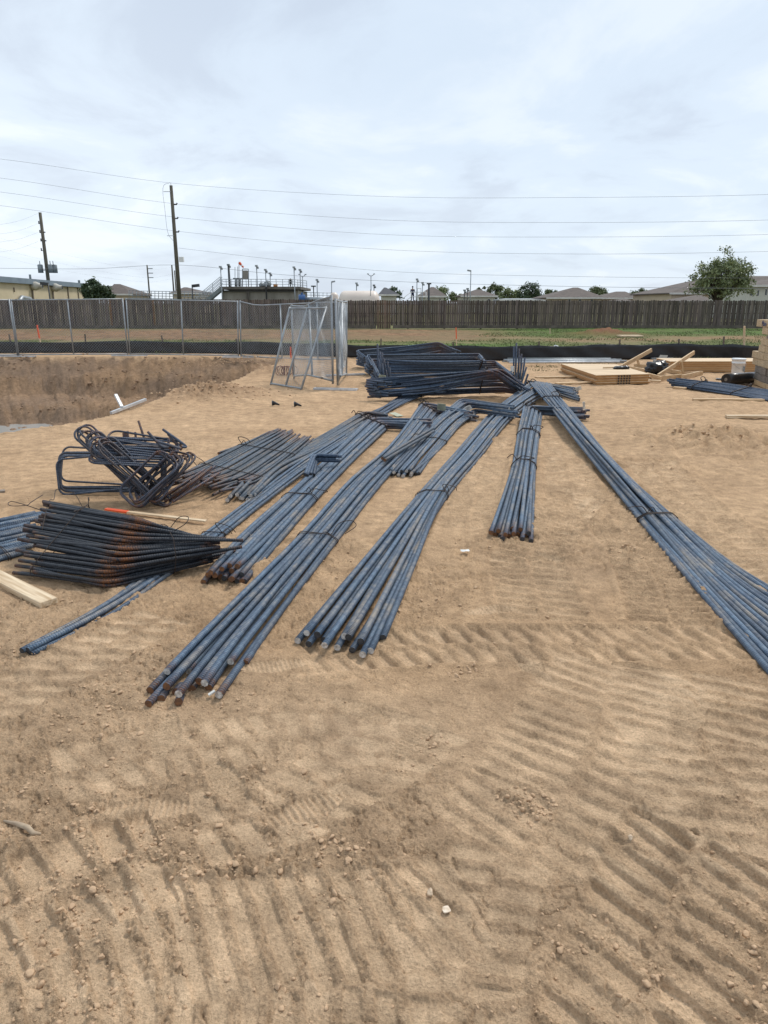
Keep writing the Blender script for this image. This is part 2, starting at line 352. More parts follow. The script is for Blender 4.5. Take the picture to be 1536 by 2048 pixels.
TRACKS = [
    # polyline px, half width, pitch, depth, skew, split (1 chevron, 2 parallel), lug duty
    (pp((600, 1312), (870, 1288), (1160, 1284), (1500, 1284)), 0.20, 0.105, 0.026, 0.30, 2, 0.52),
    (pp((1345, 1250), (1305, 1150), (1240, 1060), (1180, 980)), 0.22, 0.085, 0.034, 0.10, 2, 0.5),
    (pp((1090, 1240), (1050, 1120), (1150, 1000), (1120, 880)), 0.24, 0.10, 0.0225, -0.2, 2, 0.45),
    (pp((930, 1060), (960, 960), (990, 880)), 0.22, 0.10, 0.026, 0.2, 2, 0.45),
    (pp((1700, 1230), (1500, 1120), (1380, 1010), (1300, 930)), 0.25, 0.11, 0.0225, 0.2, 2, 0.5),
    (pp((-50, 1430), (60, 1370), (180, 1310), (330, 1230)), 0.18, 0.11, 0.012, 0.3, 2, 0.5),
    (pp((860, 1440), (720, 1540), (560, 1620), (380, 1660)), 0.20, 0.115, 0.007, 0.3, 2, 0.5),
    (pp((100, 1560), (330, 1500), (560, 1470), (800, 1480)), 0.18, 0.10, 0.005, 0.3, 2, 0.5),
    (pp((1040, 1720), (1130, 1600), (1180, 1500), (1220, 1390), (1260, 1330)), 0.34, 0.088, 0.014, -0.20, 2, 0.50),
    (pp((1620, 1780), (1480, 1590), (1400, 1480), (1370, 1340)), 0.34, 0.09, 0.012, -0.22, 2, 0.5),
    (pp((940, 2150), (930, 1960), (960, 1820), (1010, 1700)), 0.15, 0.085, 0.007, 0.2, 2, 0.5),
    (pp((1250, 2200), (1290, 2000), (1330, 1850), (1375, 1730), (1410, 1660)), 0.235, 0.098, 0.029, -0.34, 2, 0.58),
    (pp((-260, 2120), (60, 2080), (330, 2050), (620, 2060), (900, 2110)), 0.13, 0.08, 0.008, 0.20, 0, 0.5),
    (pp((-260, 2000), (60, 1925), (330, 1872), (620, 1852), (800, 1840), (960, 1800)), 0.19, 0.078, 0.0095, 0.35, 0, 0.5),
    (pp((-160, 1905), (60, 1810), (200, 1745), (330, 1700)), 0.22, 0.105, 0.026, 0.12, 2, 0.66),
]
PRINTS = [(548, 1332, 0.3), (830, 1480, 1.0), (450, 1560, 2.2), (720, 1420, -0.6), (620, 1620, 0.5), (330, 1470, 1.7), (1380, 1440, 0.9), (980, 1220, 0.2), (760, 1135, 0.4), (300, 1620, 0.1), (1060, 1330, 2.0)]
MOUNDS = [(455, 789, 0.9, 0.16), (395, 792, 0.8, 0.14), (520, 745, 1.1, 0.20), (505, 725, 1.3, 0.25), (470, 735, 0.8, 0.14), (1470, 890, 1.4, 0.13), (1400, 880, 0.8, 0.08), (1300, 930, 0.6, 0.05), (1003, 885, 0.30, 0.05), (1108, 925, 0.25, 0.06), (1240, 1110, 0.25, 0.05), (652, 1020, 0.12, 0.03), (708, 1090, 0.14, 0.03), (1130, 1110, 0.22, 0.045), (640, 1690, 0.18, 0.02), (270, 1740, 0.15, 0.022), (1040, 1600, 0.10, 0.025)]
BERMS = [(pp((672, 1295), (761, 1152), (865, 992), (938, 910), (1005, 826)), 0.19, 0.10), (pp((381, 1376), (454, 1272), (635, 1080), (732, 964), (800, 900)), 0.18, 0.12),
         (pp((450, 1160), (517, 1082), (600, 998), (690, 910)), 0.13, 0.11), (pp((1020, 1075), (1035, 1002), (1048, 935), (1057, 871)), 0.14, 0.11),
         (pp((1145, 852), (1217, 948), (1313, 1040), (1435, 1160), (1585, 1290)), 0.12, 0.17), (pp((64, 1304), (198, 1232), (319, 1145), (427, 1070), (510, 1005)), 0.05, 0.05)]
def H(x, y):
    r = np.hypot(x, y)
    z = fbm(x, y, 0.35, 3, 1) * 0.03 + fbm(x, y, 1.5, 3, 3) * 0.012
    rough = 0.25 + 0.75 * sst(-0.25, 0.35, fbm(x, y, 0.8, 4, 77) + 0.25 * sst(6, 3, r))
    tm = np.zeros(x.shape); tz = np.zeros(x.shape); near = r < 20
    for P, w, p, dep, skew, split, duty in TRACKS:
        d, s, sg, L = pline(x, y, P)
        sel = d < w * 1.25
        wig = fbm(x, y, 5, 4, 31) * 0.016
        strong = dep > 0.022; wig = wig * (0.5 if strong else 1.0); a = sst(w * 1.04, w * 0.93, d + wig) * np.where((s > 0.01) & (s < L - 0.01), 1, 0)
        fade = 0.45 + 0.55 * sst(0.25, 0.55, fbm(x, y, 2.2, 3, int(p * 1000)) * 0.6 + 0.6)
        if strong: fade = np.maximum(fade, 0.92)
        ph = (s + wig * 0.7 + skew * d * (1 if split == 1 else sg)) / p + np.where((sg > 0) & bool(split), 0.5, 0.0)
        fr = ph - np.floor(ph); lug = sst(0, 0.07, fr) * sst(duty + 0.20, duty + 0.05, fr)
        if split: lug = lug * sst(0.004, 0.03, d)
        lug = lug * np.clip(0.85 + 0.45 * fbm(x, y, 11, 3, 63), 0.2, 1.15) * (0.55 + 0.6 * h2(np.floor(ph), sg, 7)); hgt = -dep * lug + dep * 0.45 * sst(duty + 0.2, duty + 0.5, fr) * sst(1.0, 0.85, fr)
        rim = 0.35 * dep * sst(w * 1.25, w * 1.08, d) * (1 - a)
        tz = np.where(sel, tz * (1 - a * fade) + hgt * a * fade + rim * fade * np.where((s > 0.01) & (s < L - 0.01), 1, 0), tz); tm = np.maximum(tm, np.where(sel, a * fade * (0.12 + 0.88 * np.clip(lug, 0, 1)), 0))
    for px, py, an in PRINTS:
        c = at(px, py); ca, sa = math.cos(an), math.sin(an); lx = (x - c.x) * ca + (y - c.y) * sa; ly = -(x - c.x) * sa + (y - c.y) * ca
        wid = 0.043 + 0.010 * np.cos(lx * 22); m = sst(1.12, 0.95, np.sqrt((lx / 0.145) ** 4 + (ly / wid) ** 4) ** 0.5 * 1.0)
        tz = tz - m * (0.006 + 0.004 * np.sin(lx * 2 * PI / 0.022)); tm = np.maximum(tm, m * 0.8)
    for px, py, w, hh in MOUNDS:
        c = at(px, py); q = ((x - c.x) ** 2 + ((y - c.y) * 1.0) ** 2) / w ** 2
        m = np.exp(-q * 1.5); z = z + hh * m * (0.55 + 0.9 * np.abs(fbm(x, y, 6, 3, 61))); rough = np.maximum(rough, sst(0.1, 0.5, m))
    for P, w0, w1 in BERMS:
        d, s, sg, L = pline(x, y, P); hw = w0 + (w1 - w0) * s / L; q = d - hw
        z = z + np.where((s > 0.05) & (s < L - 0.02), (0.020 * np.exp(-((q - 0.015) / 0.045) ** 2) * (0.45 + 0.9 * np.abs(fbm(x, y, 5, 3, 131))) - 0.006 * sst(0.0, -0.05, q)), 0)
    rough = np.clip(rough * (1 - 0.95 * tm), 0, 1)
    nr = sst(14, 5, r)
    d1, hv = worley(x, y, 21, 5); clod = np.clip(0.42 - d1, 0, 1) * (hv > 0.45) * (0.3 + hv)
    d2, hv2 = worley(x + 3, y, 52, 15); clod2 = np.clip(0.45 - d2, 0, 1) * (hv2 > 0.35)
    d4, hv4 = worley(x + 5, y, 95, 35); clod4 = np.clip(0.48 - d4, 0, 1) * (hv4 > 0.3) * sst(4.5, 2.5, r)
    d3, hv3 = worley(x + 7, y, 9, 25); clod3 = np.sqrt(np.clip(0.36 - d3, 0, 1)) * (hv3 > 0.82)
    z = z + tz + rough * nr * (clod * 0.019 + clod2 * 0.012 + clod4 * 0.009 + clod3 * 0.012 * sst(0.55, 0.9, rough)) + (0.45 + rough) * fbm(x, y, 14, 5, 8, .6) * 0.0085 * (0.3 + 0.7 * (1 - tm))
    ck = np.abs(fbm(x, y, 7, 5, 101, .6)); ck2 = np.abs(fbm(x, y, 19, 4, 111, .6)); z = z - nr * (0.3 + 0.7 * rough) * (1 - 0.6 * tm) * (0.011 * sst(0.09, 0.0, ck) + 0.006 * sst(0.12, 0.0, ck2) * sst(8, 4, r)) + nr * sst(0.1, 0.5, fbm(x, y, 3.1, 4, 121, .6)) * 0.012 * rough
    z = z + (1 - nr) * fbm(x, y, 4, 3, 9) * 0.020 * sst(60, 20, r)
    return z, rough, tm
def build_ground():
    fine = np.linspace(-R(50), R(50), 900); coarse = np.linspace(R(50), 2 * PI - R(50), 70)[1:-1]
    ang = np.concatenate([fine, coarse]); NA = len(ang)
    rs = [0.25, 0.45, 0.65, 0.8]; r = 0.9
    while r < 3000:
        rs.append(r); r += 0.0023 * r * max(1, (r / 1.6)) ** 0.62 * (1 if r < 60 else 6)
    rs = np.array(rs); NR = len(rs)
    A, RR = np.meshgrid(ang, rs); x = (RR * np.sin(A)).ravel(); y = (RR * np.cos(A)).ravel(); r = RR.ravel()
    z, rough, tm = H(x, y); pz, ins = pit(x, y)
    pn = fbm(x, y, 2.2, 4, 90); pw, pv = worley(x, y, 5.5, 91); pw2, pv2 = worley(x, y * 1.0, 13, 92)
    wallr = ins * sst(0.0, -0.2, pz)
    z = np.where(ins, z * 0.4 + pz + wallr * (pn * 0.13 + np.abs(fbm(x, y, 3.5, 4, 95)) * 0.16 + (0.4 - pw) * 0.10 * pv + (0.4 - pw2) * 0.05), z)
    # low dry grass rise between the silt fence and the board fence, gently uneven
    z = z + sst(26, 48, y) * fbm(x, y, 0.12, 3, 12) * 0.10 * sst(200, 60, r)
    # dirt spoil in the verge
    c = at(1210, 668); z = z + 0.28 * np.exp(-(((x - c.x) / 1.6) ** 2 + ((y - c.y) / 1.6) ** 2)) * (1 + fbm(x, y, 2, 3, 5))
    z = np.where(ins, z, np.where(x < PIT_NEAR[-1][0] + 3, z, z))
    # --- colours (what each patch of soil is made of)
    C = np.empty((len(x), 3)); tan = np.array([0.535, 0.365, 0.224]); pale = np.array([0.645, 0.467, 0.308]); grey = np.array([0.49, 0.352, 0.235]); red = np.array([0.30, 0.175, 0.09])
    n = fbm(x, y, 0.7, 4, 21) ; n2 = fbm(x, y, 7, 3, 22)
    m = sst(-0.3, 0.4, n)[:, None]; C[:] = tan * (1 - m) + (tan * 0.86 + red * 0.14) * m
    g = (sst(0.0, 0.5, fbm(x, y, 0.55, 3, 33) + 0.25 * sst(4.2, 2.0, r)) * sst(6, 3.5, r))[:, None]; C = C * (1 - g * 0.5) + grey * g * 0.5
    p = np.clip(tm * 0.85, 0, 1)[:, None]; C = C * (1 - p) + pale * p
    C *= (1 + n2 * 0.16)[:, None]; C *= (1 - 0.07 * rough)[:, None]
    # damp dug clay of the pit
    ins_c = np.where(ins, 1.0, 0.0)
    clay = np.array([0.29, 0.19, 0.118]); clay2 = np.array([0.34, 0.215, 0.12]); clay3 = np.array([0.25, 0.172, 0.118])
    k = sst(-0.35, 0.35, fbm(x * 0.5, z * 5.0, 0.9, 4, 50) + 0.4 * fbm(x, y, 3, 3, 52))[:, None]; k2 = 0.5 * sst(0.05, 0.5, fbm(x * 0.4, z * 3.0, 0.8, 3, 51))[:, None]
    cc = clay * (1 - k) + clay3 * k; cc = cc * (1 - k2) + clay2 * k2; C = C * (1 - ins_c[:, None]) + cc * ins_c[:, None]
    for px, py, w, hh in MOUNDS[:5]:
        c = at(px, py); q = np.exp(-((x - c.x) ** 2 + (y - c.y) ** 2) / w ** 2 * 1.3)[:, None]; C = C * (1 - q * 0.75) + clay * 1.15 * q * 0.75
    # verge: from nearest to farthest - grass, then bare red soil (left/middle) or grass (right)
    yy = y + fbm(x, y, 0.5, 3, 60) * 1.6
    grass = np.array([0.125, 0.135, 0.05]); dry = np.array([0.23, 0.185, 0.10]); soil = np.array([0.27, 0.165, 0.095]); lush = np.array([0.065, 0.125, 0.025])
    fine_ = sst(-0.3, 0.4, fbm(x, y, 3, 4, 66))[:, None]; patch = sst(-0.2, 0.35, fbm(x, y, 0.35, 4, 67))[:, None]
    gr = grass * (1 - patch) + dry * patch; gr = gr * (1 - 0.35 * fine_) + lush * 0.35 * fine_
    v = sst(25.5, 27, yy)[:, None]; C = C * (1 - v) + gr * v
    bare = (sst(33, 36, yy) * sst(49.5, 47.5, yy) * sst(9, 4, x + fbm(x, y, 0.2, 2, 70) * 3))[:, None]; C = C * (1 - bare) + (soil * (1 - 0.35 * fine_) * (1 - patch * 0.5) + dry * 0.85 * patch * 0.5) * bare
    bare2 = (sst(31, 34, yy) * sst(41, 37, yy) * sst(0.0, 0.4, fbm(x, y, 0.22, 3, 71)) * sst(4, 9, x))[:, None]; C = C * (1 - bare2) + (soil * 0.6 + dry * 0.4) * bare2
    lsh = (sst(38, 42, yy) * sst(4, 10, x))[:, None]; C = C * (1 - lsh * 0.75) + lush * (0.8 + 0.5 * fine_) * lsh * 0.75
    lsh = (sst(26.5, 28, yy) * sst(32, 30, yy) * sst(-9, -2, x) * sst(9, 3, x))[:, None]; C = C * (1 - lsh * 0.7) + lush * 1.3 * lsh * 0.7
    c = at(1210, 668); q = np.exp(-(((x - c.x) / 1.9) ** 2 + ((y - c.y) / 2.2) ** 2))[:, None]; C = C * (1 - q) + np.array([0.19, 0.085, 0.045]) * q
    far = sst(50, 52, y)[:, None]; C = C * (1 - far) + (grass * 0.7 + dry * 0.3) * far
    me = D.meshes.new('ground'); V = np.stack([x, y, z], 1)
    idx = (np.arange(NR - 1)[:, None] * NA + np.arange(NA)[None, :]); nxt = (np.arange(NR - 1)[:, None] * NA + (np.arange(NA)[None, :] + 1) % NA)
    Q = np.stack([idx, nxt, nxt + NA, idx + NA], -1).reshape(-1, 4)[:, ::-1]
    cen = len(V); V = np.vstack([V, [[0, 0, 0]]]); C = np.vstack([C, C[:1]])
    T = np.stack([np.full(NA, cen), (np.arange(NA) + 1) % NA, np.arange(NA)], 1)
    me.vertices.add(len(V)); me.vertices.foreach_set('co', V.ravel())
    nl = Q.size + T.size; me.loops.add(nl); me.loops.foreach_set('vertex_index', np.concatenate([Q.ravel(), T.ravel()]))
    me.polygons.add(len(Q) + len(T)); st = np.concatenate([np.arange(len(Q)) * 4, Q.size + np.arange(len(T)) * 3]); me.polygons.foreach_set('loop_start', st)
    me.update(calc_edges=True); me.validate()
    me.polygons.foreach_set('use_smooth', np.ones(len(me.polygons), bool))
    ca = me.color_attributes.new('soil', 'FLOAT_COLOR', 'POINT'); ca.data.foreach_set('color', np.hstack([C, np.ones((len(C), 1))]).ravel())
    m, t, p_ = newmat('construction_dirt'); a = N(t, 'ShaderNodeAttribute', attribute_name='soil'); tcn = N(t, 'ShaderNodeTexCoord')
    a1 = tnoise(t, tcn.outputs['Object'], 9, 8, 0.7); a2 = tnoise(t, tcn.outputs['Object'], 120, 4, 0.7); a3 = tnoise(t, tcn.outputs['Object'], 2.3, 6, 0.65)
    rA = ramp(t, [(0.3, (0.70, 0.69, 0.67)), (0.7, (1.24, 1.24, 1.23))], 'LINEAR'); t.links.new(a1.outputs[0], rA.inputs[0])  # soil mottle; its contrast also paints in shading of relief the mesh misses
    rB = ramp(t, [(0.3, (0.72, 0.71, 0.70)), (0.7, (1.2, 1.2, 1.2))], 'LINEAR'); t.links.new(a2.outputs[0], rB.inputs[0])
    rC = ramp(t, [(0.3, (0.88, 0.87, 0.86)), (0.7, (1.12, 1.12, 1.11))], 'LINEAR'); t.links.new(a3.outputs[0], rC.inputs[0])
    c = mixc(t, 1.0, a.outputs['Color'], rA.outputs[0], 'MULTIPLY'); c = mixc(t, 1.0, c, rB.outputs[0], 'MULTIPLY'); c = mixc(t, 1.0, c, rC.outputs[0], 'MULTIPLY')
    t.links.new(c, p_.inputs['Base Color']); p_.inputs['Roughness'].default_value = 0.95; p_.inputs['Specular IOR Level'].default_value = 0.15
    bm1 = N(t, 'ShaderNodeBump'); bm1.inputs['Strength'].default_value = 0.8; bm1.inputs['Distance'].default_value = 0.009; t.links.new(a2.outputs[0], bm1.inputs['Height'])
    bm2 = N(t, 'ShaderNodeBump'); bm2.inputs['Strength'].default_value = 0.8; bm2.inputs['Distance'].default_value = 0.05; t.links.new(a1.outputs[0], bm2.inputs['Height'])
    t.links.new(bm2.outputs[0], bm1.inputs['Normal']); t.links.new(bm1.outputs[0], p_.inputs['Normal'])
    me.materials.append(m)
    o = D.objects.new('ground', me); COL.objects.link(o); o['kind'] = 'structure'; o['label'] = 'tan dirt construction ground with tyre tracks and a dug pit'
    return m
GM = build_ground()
def gz(x, y):
    return float(H(np.array([x]), np.array([y]))[0][0])
wm = MB(); wm.box(-60, -5, 11, 21.5, WATER_Z - 0.05, WATER_Z)
m_, t_, p_ = newmat('cloudy_water'); p_.inputs['Base Color'].default_value = (0.36, 0.37, 0.36, 1); p_.inputs['Roughness'].default_value = 0.08
tag(wm.build('water', m_), 'pale standing water at the bottom of the pit', None, kind='structure')
# loose clods: one uncountable scatter
def ico():
    import bmesh
    bm = bmesh.new(); bmesh.ops.create_icosphere(bm, subdivisions=1, radius=1.0); v = np.array([tuple(a.co) for a in bm.verts]); f = np.array([[q.index for q in a.verts] for a in bm.faces]); bm.free(); return v, f
IV, IF = ico()
def chunk_shapes(k=14):
    import bmesh
    rng = np.random.default_rng(77); bm = bmesh.new(); bmesh.ops.create_icosphere(bm, subdivisions=2, radius=1.0); v0 = np.array([tuple(a.co) for a in bm.verts]); f0 = np.array([[q.index for q in a.verts] for a in bm.faces]); bm.free(); out = []
    for _ in range(k):
        v = v0.copy(); n = rng.normal(0, 1, (9, 3)); n /= np.linalg.norm(n, axis=1, keepdims=True)
        for q in n:
            e = np.maximum(v @ q - rng.uniform(.45, .8), 0); v = v - e[:, None] * q
        out.append(v * (1 + rng.uniform(-.05, .05, (len(v), 1))))
    return np.array(out), f0
CV, CF = chunk_shapes()
def scatter(name, pts, sizes, mat, seed, flat=0.7, fine=0.0):
    rng = np.random.default_rng(seed); obj_v = []; obj_f = []; off = 0
    for big in (0, 1):
        sel = (sizes >= fine) if big else (sizes < fine); n = int(sel.sum())
        if not n: continue
        p = pts[sel]; sz = sizes[sel]
        if big: V = CV[rng.integers(0, len(CV), n)].copy(); FF = CF
        else: V = np.repeat(IV[None], n, 0) * (1 + rng.uniform(-.4, .4, (n, len(IV), 1))); FF = IF
        nv = V.shape[1]; a = rng.uniform(0, 2 * PI, n); ca, sa = np.cos(a)[:, None], np.sin(a)[:, None]
        V = V * (np.stack([rng.uniform(0.8, 1.5, n), rng.uniform(0.7, 1.1, n), rng.uniform(0.5, 0.9, n) * flat / 0.7], 1)[:, None, :]) * sz[:, None, None]
        x = V[..., 0] * ca - V[..., 1] * sa; y = V[..., 0] * sa + V[..., 1] * ca
        V = np.stack([x, y, V[..., 2]], -1) + p[:, None, :]; obj_v.append(V.reshape(-1, 3)); obj_f.append((FF[None] + (np.arange(n) * nv)[:, None, None]).reshape(-1, 3) + off); off += n * nv
    V = np.vstack(obj_v); Fc = np.vstack(obj_f)
    me = D.meshes.new(name)
    me.vertices.add(len(V)); me.vertices.foreach_set('co', V.ravel()); me.loops.add(Fc.size); me.loops.foreach_set('vertex_index', Fc.ravel())
    me.polygons.add(len(Fc)); me.polygons.foreach_set('loop_start', np.arange(len(Fc)) * 3); me.update(calc_edges=True)
    me.materials.append(mat); o = D.objects.new(name, me); COL.objects.link(o); return o
def clods():
    rng = np.random.default_rng(4); P = []; S = []
    n = 42000; r = 1.15 * np.exp(rng.uniform(0, 1, n) * math.log(9 / 1.15)); a = rng.uniform(-R(44), R(44), n); x = r * np.sin(a); y = r * np.cos(a)
    z, rough, tm = H(x, y); dens = sst(-0.1, 0.45, fbm(x, y, 1.7, 3, 200)) * (0.15 + rough) * (1 - 0.75 * tm)
    keep = rng.uniform(0, 1, n) < dens; x, y, z, r = x[keep], y[keep], z[keep], r[keep]
    s = 0.0018 + 0.0028 * rng.pareto(2.4, len(x)); s = np.clip(s, 0.0018, 0.012) 
    # tight clusters of broken crust seen at the edges of the tyre ruts
    cl = [(640, 1690, .16, 40), (700, 1710, .1, 30), (620, 1800, .06, 14), (690, 1800, .06, 14), (250, 1740, .1, 30), (180, 1800, .08, 24), (140, 1850, .08, 24), (380, 1770, .07, 16), (1045, 1605, .06, 60), (1090, 1620, .06, 40), (930, 1345, .06, 40), (1320, 1945, .05, 14), (1520, 1960, .1, 36), (300, 1690, .1, 30), (600, 2000, .12, 30), (130, 2010, .1, 24), (1130, 1890, .06, 10), (1180, 1860, .1, 20), (870, 1500, .1, 30), (1240, 1105, .12, 60), (1120, 1115, .1, 50), (330, 1930, .12, 20), (1390, 880, .5, 60), (1470, 890, .6, 60), (455, 789, .9, 160), (395, 792, .7, 110), (505, 728, 1.2, 140), (1515, 2030, .1, 30)]
    X = [x]; Y = [y]; SS = [s]
    for px, py, w, k in cl:
        c = at(px, py); q = np.linalg.norm([c.x, c.y]); X.append(c.x + rng.normal(0, w * 0.6, k)); Y.append(c.y + rng.normal(0, w * 0.6, k)); SS.append(rng.uniform(0.3, 1.4, k) ** 1.6 * 0.0065 * (1 if q < 6 else (1.5 if q < 9.5 else 3.2)))
    x = np.concatenate(X); y = np.concatenate(Y); s = np.concatenate(SS); z = H(x, y)[0]
    pts = np.stack([x, y, z + s * 0.25], 1)
    tag(scatter('dirt_clods', pts, s, M['clod'], 9, fine=0.0045), 'loose dry dirt clods crumbled over the ground', 'dirt clods', kind='stuff')
    # crumbled clay lumps on the pit walls
    n = 2600; x = rng.uniform(-16, -3.2, n); y = rng.uniform(17.5, PIT_FAR_Y + 0.3, n); pz, ins = pit(x, y); k = ins & (rng.uniform(0, 1, n) < 0.8); x, y, pz = x[k], y[k], pz[k]
    pts = np.stack([x, y, pz + fbm(x, y, 2.2, 4, 90) * 0.16 + 0.0], 1); s = rng.uniform(0.015, 0.06, len(x))
    mt = simple('damp_clay_lumps', (0.33, 0.218, 0.138), (0.25, 0.165, 0.105), 4, 0.95)
    tag(scatter('clay_lumps', pts, s, mt, 19), 'crumbly brown clay lumps on the pit banks', 'clay lumps', kind='stuff')
clods()
def stone(px, py, s, label, mat, seed, flat=0.8):
    c = at(px, py); z = gz(c.x, c.y); rng = np.random.default_rng(seed)
    import bmesh
    bm = bmesh.new(); bmesh.ops.create_icosphere(bm, subdivisions=2, radius=1.0)
    n = rng.normal(0, 1, (11, 3)); n /= np.linalg.norm(n, axis=1, keepdims=True)
    for v in bm.verts:
        p = np.array(v.co)
        for q in n:
            e = p.dot(q) - 0.50
            if e > 0: p = p - q * e
        v.co = Vector(p) * s * (1 + rng.uniform(-0.04, 0.04)); v.co.z *= flat; v.co.x *= 1.2
    me = D.meshes.new('stone'); bm.to_mesh(me); bm.free(); me.materials.append(mat)
    o = D.objects.new('stone', me); COL.objects.link(o); o.location = (c.x, c.y, z + s * 0.35); o.rotation_euler = (0, 0, seed); tag(o, label, 'stone')
stone(893, 1817, 0.017, 'smooth whitish stone, nearest the camera of the pale stones', simple('whitish_stone', (0.74, 0.65, 0.53), (0.55, 0.43, 0.31), 60, 0.9, 0, 0.5, 60), 3, 0.7)
stone(860, 1782, 0.016, 'small angular buff stone just behind the smooth whitish stone', M['stone'], 5)
stone(1262, 1672, 0.012, 'tiny rounded pale stone right of the crumbly dirt patch', M['stone'], 8)
c = at(45, 1652); tw = MB(); tw.tube([at(8, 1642, 0.02), at(35, 1648, 0.025), at(55, 1655, 0.03), at(66, 1667, 0.02), at(82, 1668, 0.015)], [0.004, 0.008, 0.009, 0.009, 0.004], 7)
tag(tw.build('twig', simple('dry_twig', (0.42, 0.33, 0.23), (0.3, 0.22, 0.15), 30, 0.9), loc=c, smooth=True), 'short bleached crooked twig lying by the tyre ruts', 'twig')
# ------------------------------------------------------------------ rebar
def catmull(P, m):
    P = [np.array(p, float) for p in P]
    if len(P) < 3: return [P[0] + (P[-1] - P[0]) * k / m for k in range(m + 1)]
    Q = [2 * P[0] - P[1]] + P + [2 * P[-1] - P[-2]]; out = []
    for i in range(1, len(Q) - 2):
        p0, p1, p2, p3 = Q[i - 1:i + 3]; al = 0.5
        t0 = 0; t1 = t0 + max(np.linalg.norm(p1 - p0), 1e-4) ** al; t2 = t1 + max(np.linalg.norm(p2 - p1), 1e-4) ** al; t3 = t2 + max(np.linalg.norm(p3 - p2), 1e-4) ** al
        for k in range(m):
            t = t1 + (t2 - t1) * k / m
            A1 = (t1 - t) / (t1 - t0) * p0 + (t - t0) / (t1 - t0) * p1; A2 = (t2 - t) / (t2 - t1) * p1 + (t - t1) / (t2 - t1) * p2; A3 = (t3 - t) / (t3 - t2) * p2 + (t - t2) / (t3 - t2) * p3
            B1 = (t2 - t) / (t2 - t0) * A1 + (t - t0) / (t2 - t0) * A2; B2 = (t3 - t) / (t3 - t1) * A2 + (t - t1) / (t3 - t1) * A3
            out.append((t2 - t) / (t2 - t1) * B1 + (t - t1) / (t2 - t1) * B2)
    out.append(P[-1]); return out
def hull(pts):
    pts = sorted(set((round(a, 5), round(b, 5)) for a, b in pts))
    def half(p):
        h = []
        for q in p:
            while len(h) > 1 and (h[-1][0] - h[-2][0]) * (q[1] - h[-2][1]) - (h[-1][1] - h[-2][1]) * (q[0] - h[-2][0]) <= 0: h.pop()
            h.append(q)
        return h
    a = half(pts); b = half(pts[::-1]); return a[:-1] + b[:-1]
